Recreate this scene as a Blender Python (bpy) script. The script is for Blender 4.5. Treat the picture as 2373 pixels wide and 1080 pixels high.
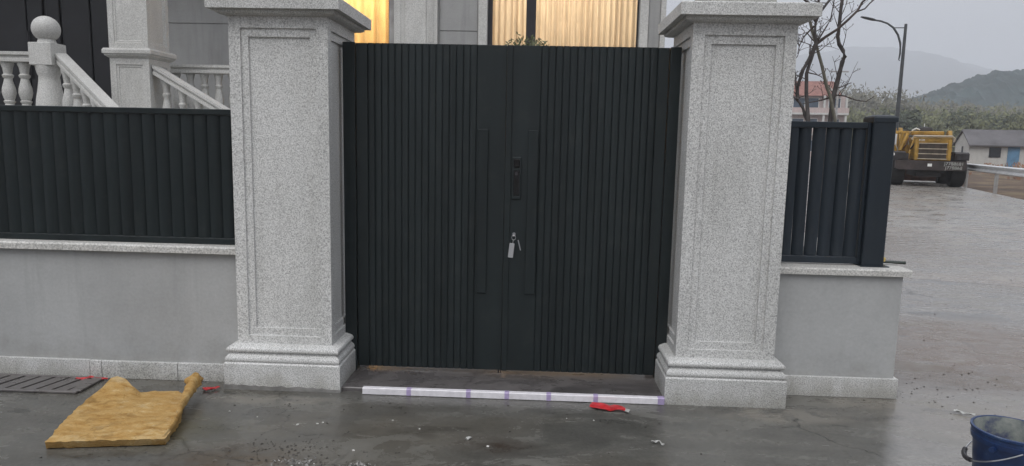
import bpy, bmesh, math, random
import numpy as np
from mathutils import Vector, Matrix
random.seed(7); rng = np.random.default_rng(7)
sc = bpy.context.scene
for o in list(bpy.data.objects): bpy.data.objects.remove(o)
C = sc.collection
R = math.radians

# ------------------------------------------------------------------ camera
PITCH, YAW, ROLL = 0.1338, 0.0384, 0.0214
F = Vector((-math.sin(YAW)*math.cos(PITCH), math.cos(YAW)*math.cos(PITCH), -math.sin(PITCH)))
RT = Vector((math.cos(YAW), math.sin(YAW), 0)); UP = RT.cross(F)
R2 = math.cos(ROLL)*RT + math.sin(ROLL)*UP; U2 = -math.sin(ROLL)*RT + math.cos(ROLL)*UP
cd = bpy.data.cameras.new('camera'); cam = bpy.data.objects.new('camera', cd); C.objects.link(cam)
cam.matrix_world = Matrix(((R2.x, U2.x, -F.x, 0), (R2.y, U2.y, -F.y, 0), (R2.z, U2.z, -F.z, 1.6), (0, 0, 0, 1)))
cd.sensor_width = 36; cd.lens = 36*1603.2/2373; cd.clip_end = 9000; cd.clip_start = 0.05
sc.camera = cam

# ------------------------------------------------------------------ sky, sun, exposure
SUN_EL, SUN_AZ = R(52), R(200)          # azimuth clockwise from +Y: behind the camera, a little to the left
w = bpy.data.worlds.new('World'); sc.world = w; w.use_nodes = True
nt = w.node_tree; N = nt.nodes; L = nt.links
for n in list(N): N.remove(n)
out = N.new('ShaderNodeOutputWorld'); bg = N.new('ShaderNodeBackground'); L.new(bg.outputs[0], out.inputs[0])
sky = N.new('ShaderNodeTexSky'); sky.sky_type = 'NISHITA'; sky.sun_disc = False
sky.sun_elevation = SUN_EL; sky.sun_rotation = SUN_AZ; sky.dust_density = 4; sky.air_density = 1.5
hs = N.new('ShaderNodeHueSaturation'); hs.inputs['Saturation'].default_value = 0.12; L.new(sky.outputs[0], hs.inputs['Color'])
tc = N.new('ShaderNodeTexCoord'); sx = N.new('ShaderNodeSeparateXYZ'); L.new(tc.outputs['Generated'], sx.inputs[0])
mr = N.new('ShaderNodeMapRange'); mr.inputs['From Min'].default_value = 0; mr.inputs['From Max'].default_value = 1
mr.inputs['To Min'].default_value = 3.7; mr.inputs['To Max'].default_value = 18.2; L.new(sx.outputs['Z'], mr.inputs['Value'])
cl = N.new('ShaderNodeTexNoise'); cl.inputs['Scale'].default_value = 2.2; cl.inputs['Detail'].default_value = 5
L.new(tc.outputs['Generated'], cl.inputs['Vector'])
cm = N.new('ShaderNodeMapRange'); cm.inputs['To Min'].default_value = .88; cm.inputs['To Max'].default_value = 1.12; L.new(cl.outputs['Fac'], cm.inputs['Value'])
mu = N.new('ShaderNodeMath'); mu.operation = 'MULTIPLY'; L.new(mr.outputs[0], mu.inputs[0]); L.new(cm.outputs[0], mu.inputs[1])
oc = N.new('ShaderNodeVectorMath'); oc.operation = 'SCALE'; oc.inputs[0].default_value = (.955, .98, 1.045); L.new(mu.outputs[0], oc.inputs['Scale'])
mx = N.new('ShaderNodeMixRGB'); mx.inputs['Fac'].default_value = .85; L.new(hs.outputs[0], mx.inputs['Color1']); L.new(oc.outputs[0], mx.inputs['Color2'])
L.new(mx.outputs[0], bg.inputs['Color']); bg.inputs['Strength'].default_value = 0.10
sd = bpy.data.lights.new('sun', 'SUN'); sd.energy = 1.45; sd.angle = R(40); sd.color = (1, .97, .93)
sun = bpy.data.objects.new('sun', sd); C.objects.link(sun)
sv = Vector((math.sin(SUN_AZ)*math.cos(SUN_EL), math.cos(SUN_AZ)*math.cos(SUN_EL), math.sin(SUN_EL)))
sun.rotation_euler = (-sv).to_track_quat('-Z', 'Y').to_euler(); sun.location = (0, -5, 12)
sc.view_settings.view_transform = 'Standard'; sc.view_settings.look = 'None'; sc.view_settings.exposure = 0.0; sc.view_settings.gamma = 1
sc.render.engine = 'CYCLES'
cy = sc.cycles; cy.use_denoising = True; cy.max_bounces = 8; cy.diffuse_bounces = 3; cy.glossy_bounces = 3; cy.transmission_bounces = 5
cy.volume_bounces = 2; cy.transparent_max_bounces = 8; cy.sample_clamp_indirect = 6; cy.caustics_reflective = False; cy.caustics_refractive = False

# ------------------------------------------------------------------ materials
def new_mat(name):
    m = bpy.data.materials.new(name); m.use_nodes = True
    b = m.node_tree.nodes['Principled BSDF']
    return m, m.node_tree.nodes, m.node_tree.links, b
def pos(n): return n.new('ShaderNodeNewGeometry').outputs['Position']
def noise(n, l, vec, scale, detail=3, rough=.55, dist=0):
    t = n.new('ShaderNodeTexNoise'); t.inputs['Scale'].default_value = scale; t.inputs['Detail'].default_value = detail
    t.inputs['Roughness'].default_value = rough; t.inputs['Distortion'].default_value = dist; l.new(vec, t.inputs['Vector']); return t.outputs['Fac']
def ramp(n, l, fac, stops):
    r = n.new('ShaderNodeValToRGB'); l.new(fac, r.inputs[0]); e = r.color_ramp.elements
    while len(e) < len(stops): e.new(.5)
    for k, (p, c) in enumerate(stops):
        e[k].position = p; e[k].color = (c, c, c, 1) if not hasattr(c, '__len__') else (*c, 1)
    return r.outputs[0]
def mixc(n, l, fac, a, b, mode='MIX'):
    m = n.new('ShaderNodeMixRGB'); m.blend_type = mode
    for k, v in ((0, fac), (1, a), (2, b)):
        if isinstance(v, (int, float)): m.inputs[k].default_value = v if k == 0 else (v, v, v, 1)
        elif isinstance(v, tuple): m.inputs[k].default_value = (*v, 1)
        else: l.new(v, m.inputs[k])
    return m.outputs[0]
def mathn(n, l, op, a, b=0.0, clamp=False):
    m = n.new('ShaderNodeMath'); m.operation = op; m.use_clamp = clamp
    for k, v in ((0, a), (1, b)):
        if isinstance(v, (int, float)): m.inputs[k].default_value = v
        else: l.new(v, m.inputs[k])
    return m.outputs[0]
def scaled(n, l, vec, s):
    m = n.new('ShaderNodeVectorMath'); m.operation = 'MULTIPLY'; l.new(vec, m.inputs[0]); m.inputs[1].default_value = s; return m.outputs[0]
def bump(n, l, b, h, strength=.3, dist=.01):
    k = n.new('ShaderNodeBump'); k.inputs['Strength'].default_value = strength; k.inputs['Distance'].default_value = dist
    l.new(h, k.inputs['Height']); l.new(k.outputs[0], b.inputs['Normal'])
M = {}
def simple(name, col, rough=.6, var=.15, scale=6, metal=0, spec=.5, bmp=0, bscale=60):
    m, n, l, b = new_mat(name)
    p = pos(n); f = noise(n, l, p, scale, 4)
    lo = tuple(c*(1-var) for c in col); hi = tuple(min(1, c*(1+var)) for c in col)
    l.new(ramp(n, l, f, [(.3, lo), (.7, hi)]), b.inputs['Base Color'])
    b.inputs['Roughness'].default_value = rough; b.inputs['Metallic'].default_value = metal; b.inputs['Specular IOR Level'].default_value = spec
    if bmp: bump(n, l, b, noise(n, l, p, bscale, 3), bmp, .01)
    M[name] = m; return m
def granite(name, base, dark, scale, contrast=1.0, rough=.62, stain=True):
    m, n, l, b = new_mat(name); p = pos(n)
    f1 = noise(n, l, p, scale, 2, .6)
    c = ramp(n, l, f1, [(.34, dark), (.47, tuple((a+2*d)/3 for a, d in zip(dark, base))), (.56, base), (.72, tuple(min(.85, v*1.18) for v in base))])
    f2 = noise(n, l, p, scale*2.3, 1, .5)
    c = mixc(n, l, ramp(n, l, f2, [(.60, 0.0), (.70, .55*contrast)]), c, dark)
    if stain:
        f3 = noise(n, l, scaled(n, l, p, (1, 1, .35)), 2.6, 5, .6)
        c = mixc(n, l, ramp(n, l, f3, [(.42, 0.0), (.75, .30)]), c, (.30, .30, .27), 'MULTIPLY')
        sz = n.new('ShaderNodeSeparateXYZ'); l.new(p, sz.inputs[0]); low = ramp(n, l, mathn(n, l, 'ADD', mathn(n, l, 'MULTIPLY', sz.outputs['Z'], 4.0), mathn(n, l, 'MULTIPLY', mathn(n, l, 'SUBTRACT', noise(n, l, scaled(n, l, p, (1, 1, .5)), 7, 6, .7), .5), 1.6)), [(.02, .55), (.45, 0.0)])
        c = mixc(n, l, low, c, (.52, .50, .44), 'MULTIPLY')
        drip = noise(n, l, scaled(n, l, p, (9, 9, .6)), 1.0, 4, .6); c = mixc(n, l, ramp(n, l, drip, [(.60, 0.0), (.74, .22)]), c, (.45, .45, .42), 'MULTIPLY')
    oi_ = n.new('ShaderNodeObjectInfo'); tone = n.new('ShaderNodeMapRange'); tone.inputs['To Min'].default_value = .92; tone.inputs['To Max'].default_value = 1.06; l.new(oi_.outputs['Random'], tone.inputs['Value'])
    vs_ = n.new('ShaderNodeVectorMath'); vs_.operation = 'SCALE'; l.new(c, vs_.inputs[0]); l.new(tone.outputs[0], vs_.inputs['Scale']); c = vs_.outputs[0]
    l.new(c, b.inputs['Base Color']); b.inputs['Roughness'].default_value = rough
    bump(n, l, b, f1, .35, .004); M[name] = m
granite('granite', (.66, .66, .645), (.30, .30, .295), 152)
granite('granite_rough', (.50, .495, .47), (.20, .20, .19), 150)
granite('pale_stone', (.62, .615, .59), (.42, .415, .40), 90, .4)
granite('coping_stone', (.62, .61, .58), (.36, .355, .34), 95)
# rendered wall: grey paint with streaks
def render_wall(name, col):
    m, n, l, b = new_mat(name); p = pos(n)
    f = noise(n, l, scaled(n, l, p, (1, 1, .45)), 3.2, 6, .6); g = noise(n, l, p, 55, 3)
    c = ramp(n, l, f, [(.28, tuple(v*.86 for v in col)), (.55, col), (.8, tuple(v*1.08 for v in col))])
    c = mixc(n, l, .12, c, g, 'OVERLAY')
    tw = noise(n, l, scaled(n, l, p, (1, 1, 3)), 6, 5, .7, 1.2); c = mixc(n, l, ramp(n, l, tw, [(.50, 0.0), (.75, .18)]), c, tuple(v*.62 for v in col))
    dr_ = noise(n, l, scaled(n, l, p, (7, 7, .45)), 1.0, 4, .65); c = mixc(n, l, ramp(n, l, dr_, [(.56, 0.0), (.72, .38)]), c, tuple(v*.62 for v in col))
    sz = n.new('ShaderNodeSeparateXYZ'); l.new(p, sz.inputs[0]); low = ramp(n, l, mathn(n, l, 'ADD', mathn(n, l, 'MULTIPLY', sz.outputs['Z'], 2.0), mathn(n, l, 'MULTIPLY', mathn(n, l, 'SUBTRACT', noise(n, l, p, 6, 6, .7), .5), 1.2)), [(.12, .45), (.50, 0.0)])
    c = mixc(n, l, low, c, (.62, .60, .54), 'MULTIPLY'); l.new(c, b.inputs['Base Color']); b.inputs['Roughness'].default_value = .75
    bump(n, l, b, g, .12, .004); M[name] = m
render_wall('grey_render', (.395, .40, .397)); render_wall('house_render', (.35, .35, .345)); render_wall('white_render', (.55, .55, .53))
render_wall('pink_render', (.52, .43, .41)); render_wall('cream_render', (.50, .49, .46))
# gate paint
def gate_paint(name, col, rough):
    m, n, l, b = new_mat(name); p = pos(n)
    f = noise(n, l, scaled(n, l, p, (6, 6, .5)), 1.5, 4); d = noise(n, l, p, 9, 5, .65)
    c = ramp(n, l, f, [(.3, tuple(v*.8 for v in col)), (.7, tuple(v*1.25 for v in col))])
    c = mixc(n, l, ramp(n, l, d, [(.55, 0.0), (.8, .12)]), c, (.10, .095, .085))
    l.new(c, b.inputs['Base Color'])
    l.new(ramp(n, l, d, [(.3, rough-.06), (.7, rough+.12)]), b.inputs['Roughness']); b.inputs['Specular IOR Level'].default_value = .32
    bump(n, l, b, noise(n, l, p, 180, 2), .06, .002); M[name] = m
gate_paint('gate_paint', (.0145, .0195, .0205), .34); gate_paint('fence_paint', (.0105, .0155, .0165), .34); gate_paint('post_paint', (.018, .0245, .032), .38)
simple('black_plastic', (.002, .002, .0025), .12, .2); simple('steel', (.45, .45, .46), .3, .1, metal=1)
simple('door_black', (.010, .010, .012), .35, .3, 3); simple('frame_dark', (.022, .020, .024), .4, .2)
simple('white_plastic', (.74, .72, .75), .38, .10, 26); simple('purple_tape', (.40, .33, .52), .3, .15, 40)
simple('red_plastic', (.52, .03, .035), .32, .3, 25); simple('chip_white', (.62, .61, .58), .5, .2, 60); simple('crumb', (.055, .05, .045), .8, .5, 60)
simple('grey_paper', (.42, .42, .40), .6, .3, 30)
simple('brush_handle', (.012, .022, .016), .45, .3, 30); simple('brush_yellow', (.55, .40, .12), .6, .25, 60)
simple('mortar', (.20, .195, .185), .75, .3, 14, bmp=.4)
simple('bark', (.070, .062, .060), .85, .35, 14, bmp=.6, bscale=50); simple('twig', (.065, .05, .045), .85, .3, 20)
simple('stake_wood', (.16, .15, .12), .8, .25, 12)
simple('leaf', (.075, .085, .030), .55, .5, 30); simple('tyre', (.014, .014, .014), .8, .3, 8); simple('rim', (.10, .085, .07), .6, .3, 8)
simple('loader_yellow', (.33, .19, .030), .55, .40, 3.5, bmp=.1); simple('loader_black', (.022, .018, .018), .65, .5, 4); simple('loader_grille', (.040, .028, .020), .7, .4, 6)
simple('counterweight_paint', (.040, .030, .028), .75, .5, 3); simple('loader_rust', (.085, .045, .035), .8, .5, 5); simple('slat_pale', (.40, .34, .26), .6, .25, 6); simple('slat_white', (.38, .39, .36), .6, .4, 20); simple('white_paint', (.75, .75, .72), .5, .1, 8)
simple('galvanised', (.62, .63, .64), .42, .12, 3, metal=.35); simple('post_weathered', (.33, .32, .31), .6, .3, 4)
simple('lamp_grey', (.06, .065, .07), .5, .15, 3); simple('red_tile', (.22, .10, .08), .75, .25, 1.2); simple('grey_tile', (.11, .105, .11), .8, .25, .9)
simple('blue_paint', (.11, .23, .36), .5, .3, 1.5); simple('dark_glass', (.02, .025, .03), .15, .2, 1); simple('shutter_blue', (.06, .085, .12), .5, .3, 1)
simple('foliage_dark', (.050, .062, .036), .8, .45, .4); simple('foliage_olive', (.125, .132, .066), .8, .4, .25); simple('foliage_grey', (.135, .128, .088), .85, .35, .3)
simple('dead_brush', (.20, .115, .075), .85, .4, .8); simple('forest_hill', (.030, .048, .048), .95, .5, .05); simple('mountain', (.045, .055, .055), .95, .3, .006)
simple('slot_shade_paint', (.012, .012, .012), .9, .2); simple('plaster_room', (.62, .50, .36), .8, .05)

# wet concrete
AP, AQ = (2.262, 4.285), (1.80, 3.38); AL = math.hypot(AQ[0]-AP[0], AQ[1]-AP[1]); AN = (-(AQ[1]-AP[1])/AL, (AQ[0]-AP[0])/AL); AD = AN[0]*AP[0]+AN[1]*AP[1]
def concrete(name, dark, light, mud, wetness, alt=None):
    m, n, l, b = new_mat(name); p = pos(n)
    big = noise(n, l, p, .55, 6, .6, .3); mid = noise(n, l, scaled(n, l, p, (1, 2.2, 1)), 2.4, 7, .65); fine = noise(n, l, p, 45, 4, .6)
    c = ramp(n, l, mid, [(.28, dark), (.72, light)])
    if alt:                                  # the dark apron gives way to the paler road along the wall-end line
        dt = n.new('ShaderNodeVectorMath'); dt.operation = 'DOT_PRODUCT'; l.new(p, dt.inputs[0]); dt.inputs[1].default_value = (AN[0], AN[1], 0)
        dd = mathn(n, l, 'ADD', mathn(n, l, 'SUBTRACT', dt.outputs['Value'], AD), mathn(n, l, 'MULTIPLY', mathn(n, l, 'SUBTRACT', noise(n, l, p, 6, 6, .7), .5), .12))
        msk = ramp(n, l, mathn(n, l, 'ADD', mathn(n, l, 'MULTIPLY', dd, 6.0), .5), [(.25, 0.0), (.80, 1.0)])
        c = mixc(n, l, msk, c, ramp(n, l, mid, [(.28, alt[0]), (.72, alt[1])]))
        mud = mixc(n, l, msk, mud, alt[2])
    c = mixc(n, l, ramp(n, l, big, [(.48, 0.0), (.70, .55)]), c, mud)
    c = mixc(n, l, .45, c, fine, 'OVERLAY')
    spots = noise(n, l, p, 17, 4, .7); c = mixc(n, l, ramp(n, l, spots, [(.66, 0.0), (.74, .6)]), c, tuple(v*.45 for v in dark))
    streak = noise(n, l, scaled(n, l, p, (.8, 1.9, 1)), 1.0, 5, .62, .6); c = mixc(n, l, ramp(n, l, streak, [(.60, 0.0), (.64, .5), (.72, .65)]), c, tuple(v*.42 for v in dark))
    brn = noise(n, l, scaled(n, l, p, (.5, .8, 1)), .7, 5, .6, .4); c = mixc(n, l, ramp(n, l, brn, [(.50, 0.0), (.62, .5)]), c, mud)
    dry = noise(n, l, scaled(n, l, p, (1, 1.7, 1)), 1.7, 7, .68, .5); dm = ramp(n, l, dry, [(.555, 0.0), (.60, .55), (.75, .75)])
    c = mixc(n, l, mathn(n, l, 'MULTIPLY', dm, .55), c, tuple(min(.4, v*1.45) for v in light))
    wetp = noise(n, l, scaled(n, l, p, (1, 1.9, 1)), 1.15, 6, .62, .6); wm = ramp(n, l, wetp, [(.56, 0.0), (.60, 1.0)])
    c = mixc(n, l, mathn(n, l, 'MULTIPLY', wm, .34), c, tuple(v*.55 for v in dark))
    vo = n.new('ShaderNodeTexVoronoi'); vo.feature = 'DISTANCE_TO_EDGE'; vo.inputs['Scale'].default_value = .42; dv = n.new('ShaderNodeVectorMath'); dv.operation = 'ADD'; nz_ = n.new('ShaderNodeTexNoise'); nz_.inputs['Scale'].default_value = 2.5; nz_.inputs['Detail'].default_value = 6; l.new(p, nz_.inputs['Vector']); l.new(scaled(n, l, nz_.outputs['Color'], (.55, .55, 0)), dv.inputs[0]); l.new(p, dv.inputs[1]); l.new(dv.outputs[0], vo.inputs['Vector'])
    ck = mathn(n, l, 'MULTIPLY', ramp(n, l, vo.outputs['Distance'], [(.0, 1.0), (.006, 0.0)]), ramp(n, l, noise(n, l, p, .8, 3), [(.5, 0.0), (.6, .8)])); c = mixc(n, l, ck, c, tuple(v*.35 for v in dark))
    for (cx, cy, sx_, sy_) in ((1.5, 4.02, .55, .16), (2.15, 4.28, .5, .14), (-1.6, 3.98, .6, .10), (2.7, 4.2, .5, .25)):
        mp = n.new('ShaderNodeMapping'); mp.vector_type = 'TEXTURE'; mp.inputs['Location'].default_value = (cx, cy, 0); mp.inputs['Scale'].default_value = (sx_, sy_, 1); l.new(p, mp.inputs['Vector'])
        g = n.new('ShaderNodeTexGradient'); g.gradient_type = 'SPHERICAL'; l.new(mp.outputs[0], g.inputs[0])
        c = mixc(n, l, mathn(n, l, 'MULTIPLY', ramp(n, l, g.outputs['Fac'], [(.1, 0.0), (.5, .7)]), ramp(n, l, noise(n, l, p, 7, 6, .7), [(.42, 0.0), (.52, 1.0)])), c, (.19, .175, .15))
    # the muddy corner beside the wall end and the rusty silt by the drain
    for (cx, cy, sx_, sy_, col, amt) in ((3.5, 5.6, 1.9, 1.25, (.125, .090, .066), .85), (3.0, 4.8, .7, .35, (.10, .075, .055), .7), (-1.45, 3.1, .5, .35, (.075, .055, .035), .7), (-.2, 3.45, .28, .16, (.040, .028, .020), .5), (-2.0, 3.5, .5, .3, (.075, .068, .035), .45), (5.5, 12, 2.6, 3.5, (.12, .095, .075), .5)):
        mp = n.new('ShaderNodeMapping'); mp.vector_type = 'TEXTURE'; mp.inputs['Location'].default_value = (cx, cy, 0); mp.inputs['Scale'].default_value = (sx_, sy_, 1); l.new(p, mp.inputs['Vector'])
        g = n.new('ShaderNodeTexGradient'); g.gradient_type = 'SPHERICAL'; l.new(mp.outputs[0], g.inputs[0])
        fac = mathn(n, l, 'MULTIPLY', mathn(n, l, 'MULTIPLY', g.outputs['Fac'], mathn(n, l, 'ADD', mid, .9)), amt*1.6, True)
        fac = mathn(n, l, 'MULTIPLY', fac, ramp(n, l, noise(n, l, scaled(n, l, p, (1, 2, 1)), 5, 5, .7), [(.35, .25), (.6, 1.0)]))
        c = mixc(n, l, fac, c, col)
    l.new(c, b.inputs['Base Color'])
    r = ramp(n, l, mid, [(.3, wetness), (.62, wetness+.13), (.8, wetness+.26)]); r = mathn(n, l, 'ADD', r, mathn(n, l, 'MULTIPLY', dm, .22)); r = mathn(n, l, 'SUBTRACT', r, mathn(n, l, 'MULTIPLY', wm, .09)); l.new(r, b.inputs['Roughness'])
    b.inputs['Specular IOR Level'].default_value = .62
    h = mixc(n, l, .55, mid, fine); bump(n, l, b, h, .10 if alt else .035, .012); M[name] = m
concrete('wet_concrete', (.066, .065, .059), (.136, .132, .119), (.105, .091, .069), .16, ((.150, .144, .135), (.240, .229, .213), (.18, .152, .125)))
concrete('slab_concrete', (.085, .078, .078), (.13, .12, .118), (.10, .085, .07), .22)
concrete('road_concrete', (.185, .174, .160), (.285, .268, .245), (.22, .178, .145), .19)
m, n, l, b = new_mat('earth'); p = pos(n)
f = noise(n, l, p, .35, 8, .65); g = noise(n, l, p, 3, 6, .65)
c = ramp(n, l, f, [(.3, (.045, .032, .024)), (.5, (.095, .062, .040)), (.62, (.16, .115, .065)), (.75, (.085, .085, .045))]); c = mixc(n, l, .5, c, g, 'OVERLAY')
l.new(c, b.inputs['Base Color']); b.inputs['Roughness'].default_value = .9; bump(n, l, b, g, .8, .1); M['earth'] = m
# insulation board
m, n, l, b = new_mat('insulation'); p = pos(n)
f = noise(n, l, scaled(n, l, p, (1, 2.4, 1)), 9, 7, .7); g = noise(n, l, p, 5, 4)
c = ramp(n, l, f, [(.28, (.24, .130, .042)), (.42, (.38, .225, .075)), (.60, (.46, .305, .125)), (.74, (.57, .45, .26))])
c = mixc(n, l, ramp(n, l, g, [(.62, 0.0), (.70, .6)]), c, (.50, .40, .24)); v = noise(n, l, scaled(n, l, p, (1, 3, 1)), 38, 3, .6)
c = mixc(n, l, ramp(n, l, v, [(.64, 0.0), (.72, .55)]), c, (.10, .06, .02)); tn = ramp(n, l, noise(n, l, p, 3.4, 6, .7, .6), [(.57, 0.0), (.60, .55)]); c = mixc(n, l, tn, c, (.50, .37, .19)); st_ = ramp(n, l, noise(n, l, scaled(n, l, p, (1, 1.6, 1)), 4.5, 6, .7), [(.56, 0.0), (.66, .5)]); c = mixc(n, l, st_, c, (.23, .125, .04))
c = mixc(n, l, .35, c, noise(n, l, scaled(n, l, p, (1, 2.5, 1)), 90, 4, .7), 'OVERLAY')
lz = noise(n, l, scaled(n, l, p, (2, 2, 70)), 2.2, 4, .6); c = mixc(n, l, ramp(n, l, lz, [(.55, 0.0), (.68, .45)]), c, (.16, .09, .03)); l.new(c, b.inputs['Base Color']); b.inputs['Roughness'].default_value = .7
wr = n.new('ShaderNodeTexVoronoi'); wr.feature = 'DISTANCE_TO_EDGE'; wr.inputs['Scale'].default_value = 7.5; dv = n.new('ShaderNodeVectorMath'); dv.operation = 'ADD'; nz_ = n.new('ShaderNodeTexNoise'); nz_.inputs['Scale'].default_value = 9; nz_.inputs['Detail'].default_value = 5; l.new(p, nz_.inputs['Vector']); l.new(scaled(n, l, nz_.outputs['Color'], (.16, .16, 0)), dv.inputs[0]); l.new(scaled(n, l, p, (1, 1.8, 0)), dv.inputs[1]); l.new(dv.outputs[0], wr.inputs['Vector'])
crease = ramp(n, l, wr.outputs['Distance'], [(.0, 0.0), (.05, 1.0)])
fib = noise(n, l, scaled(n, l, p, (1, 2.5, 1)), 110, 4, .7)
b.inputs['Specular IOR Level'].default_value = .12; b.inputs['Roughness'].default_value = .95
ly = mixc(n, l, .5, crease, fib); bump(n, l, b, mixc(n, l, .55, f, ly), .55, .012); M['insulation'] = m
# bucket
m, n, l, b = new_mat('bucket_blue'); p = pos(n); f = noise(n, l, p, 12, 6, .7)
c = ramp(n, l, f, [(.45, (.010, .026, .085)), (.58, (.014, .042, .125)), (.70, (.12, .14, .16))]); l.new(c, b.inputs['Base Color']); b.inputs['Roughness'].default_value = .4; M['bucket_blue'] = m
m, n, l, b = new_mat('bucket_inside'); p = pos(n); f = noise(n, l, p, 10, 6, .7)
c = ramp(n, l, f, [(.35, (.05, .06, .13)), (.5, (.20, .22, .21)), (.7, (.33, .34, .31))]); l.new(c, b.inputs['Base Color']); b.inputs['Roughness'].default_value = .7; M['bucket_inside'] = m
# curtains: thin cloth that lets the room light through
def curtain_mat(name, col):
    m, n, l, b = new_mat(name); o_ = n['Material Output']; n.remove(b); p = pos(n)
    f = noise(n, l, scaled(n, l, p, (1, 1, .25)), 14, 5, .6); c = ramp(n, l, f, [(.3, tuple(v*.78 for v in col)), (.7, col)])
    d = n.new('ShaderNodeBsdfDiffuse'); t = n.new('ShaderNodeBsdfTranslucent'); l.new(c, d.inputs[0]); l.new(c, t.inputs[0])
    k = n.new('ShaderNodeMixShader'); k.inputs[0].default_value = .6; l.new(d.outputs[0], k.inputs[1]); l.new(t.outputs[0], k.inputs[2]); l.new(k.outputs[0], o_.inputs[0]); M[name] = m
curtain_mat('curtain_cream', (.80, .66, .50)); curtain_mat('curtain_gold', (.85, .64, .36))
# glass
m, n, l, b = new_mat('glass'); o_ = n['Material Output']; n.remove(b)
tr = n.new('ShaderNodeBsdfTransparent'); tr.inputs[0].default_value = (.93, .95, .94, 1); gl = n.new('ShaderNodeBsdfGlossy'); gl.inputs['Roughness'].default_value = .02
fr = n.new('ShaderNodeFresnel'); fr.inputs[0].default_value = 1.45; k = n.new('ShaderNodeMixShader'); l.new(fr.outputs[0], k.inputs[0]); l.new(tr.outputs[0], k.inputs[1]); l.new(gl.outputs[0], k.inputs[2]); l.new(k.outputs[0], o_.inputs[0]); M['glass'] = m
# translucent plastic fob
m, n, l, b = new_mat('clear_plastic'); b.inputs['Base Color'].default_value = (.36, .36, .37, 1); b.inputs['Roughness'].default_value = .25; M['clear_plastic'] = m

# ------------------------------------------------------------------ mesh helpers
class MB:
    def __init__(s): s.v = []; s.f = []; s.mi = []; s.cur = 0
    def add(s, vs, fs):
        o = len(s.v); s.v += [tuple(v) for v in vs]; s.f += [tuple(i+o for i in f) for f in fs]; s.mi += [s.cur]*len(fs); return s
    def box(s, x0, x1, y0, y1, z0, z1, bev=0.0):
        if bev <= 0:
            return s.add([(x0,y0,z0),(x1,y0,z0),(x1,y1,z0),(x0,y1,z0),(x0,y0,z1),(x1,y0,z1),(x1,y1,z1),(x0,y1,z1)],
                  [(0,3,2,1),(4,5,6,7),(0,1,5,4),(1,2,6,5),(2,3,7,6),(3,0,4,7)])
        bm = bmesh.new(); bmesh.ops.create_cube(bm, size=1)
        for v in bm.verts: v.co = Vector(((x0+x1)/2+v.co.x*(x1-x0), (y0+y1)/2+v.co.y*(y1-y0), (z0+z1)/2+v.co.z*(z1-z0)))
        bmesh.ops.bevel(bm, geom=list(bm.edges), offset=bev, segments=1, affect='EDGES')
        bm.verts.index_update(); s.add([v.co[:] for v in bm.verts], [[v.index for v in f.verts] for f in bm.faces]); bm.free(); return s
    def rings(s, rs, cap0=True, cap1=True, closed=True):
        n = len(rs[0]); o = len(s.v)
        for r in rs: s.v += [tuple(p) for p in r]
        for k in range(len(rs)-1):
            for j in range(n if closed else n-1):
                a, b_ = o+k*n+j, o+k*n+(j+1) % n
                s.f.append((a, b_, b_+n, a+n)); s.mi.append(s.cur)
        if cap0: s.f.append(tuple(o+j for j in range(n))[::-1]); s.mi.append(s.cur)
        if cap1: s.f.append(tuple(o+(len(rs)-1)*n+j for j in range(n))); s.mi.append(s.cur)
        return s
    def square(s, cx, cy, prof, cap0=True, cap1=True):   # square "lathe": (half width, z)
        return s.rings([[(cx-h,cy-h,z),(cx+h,cy-h,z),(cx+h,cy+h,z),(cx-h,cy+h,z)] for h, z in prof], cap0, cap1)
    def lathe(s, cx, cy, prof, n=20, cap0=True, cap1=True):
        return s.rings([[(cx+r*math.cos(2*math.pi*j/n), cy+r*math.sin(2*math.pi*j/n), z) for j in range(n)] for r, z in prof], cap0, cap1)
    def tube(s, pts, rad, n=8, cap=True):
        pts = [Vector(p) for p in pts]; rs = []
        if not hasattr(rad, '__len__'): rad = [rad]*len(pts)
        ref = Vector((0, 0, 1))
        for i, p in enumerate(pts):
            t = (pts[min(i+1, len(pts)-1)] - pts[max(i-1, 0)]).normalized()
            a = t.cross(ref)
            if a.length < .2: a = t.cross(Vector((0, 1, 0)))
            a.normalize(); b_ = t.cross(a)
            rs.append([p + rad[i]*(math.cos(2*math.pi*j/n)*a + math.sin(2*math.pi*j/n)*b_) for j in range(n)])
        return s.rings(rs, cap, cap)
    def prism(s, poly, axis, a, b_):          # extrude a 2-D polygon along an axis
        def P(q, t): return (t, q[0], q[1]) if axis == 'x' else (q[0], t, q[1]) if axis == 'y' else (q[0], q[1], t)
        return s.rings([[P(q, a) for q in poly], [P(q, b_) for q in poly]])
    def build(s, name, mat, parent=None, smooth=False, loc=None, rot=None):
        me = bpy.data.meshes.new(name); me.from_pydata(s.v, [], s.f)
        ms = mat if isinstance(mat, (list, tuple)) else [mat]
        for q in ms: me.materials.append(M[q])
        if len(ms) > 1: me.polygons.foreach_set('material_index', s.mi)
        bm = bmesh.new(); bm.from_mesh(me); bmesh.ops.recalc_face_normals(bm, faces=bm.faces); bm.to_mesh(me); bm.free()
        if smooth:
            me.shade_smooth()
            try: me.set_sharp_from_angle(angle=R(42))
            except Exception: pass
        o = bpy.data.objects.new(name, me); C.objects.link(o)
        if parent: o.parent = parent
        if loc: o.location = loc
        if rot: o.rotation_euler = rot
        return o
def tag(o, label=None, cat=None, group=None, kind=None):
    for k, v in (('label', label), ('category', cat), ('group', group), ('kind', kind)):
        if v: o[k] = v
    return o
def thing(name, label, cat, loc=(0, 0, 0), rz=0, group=None):
    o = bpy.data.objects.new(name, None); C.objects.link(o); o.location = loc; o.rotation_euler = (0, 0, rz); o.empty_display_size = .1
    return tag(o, label, cat, group)
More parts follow.
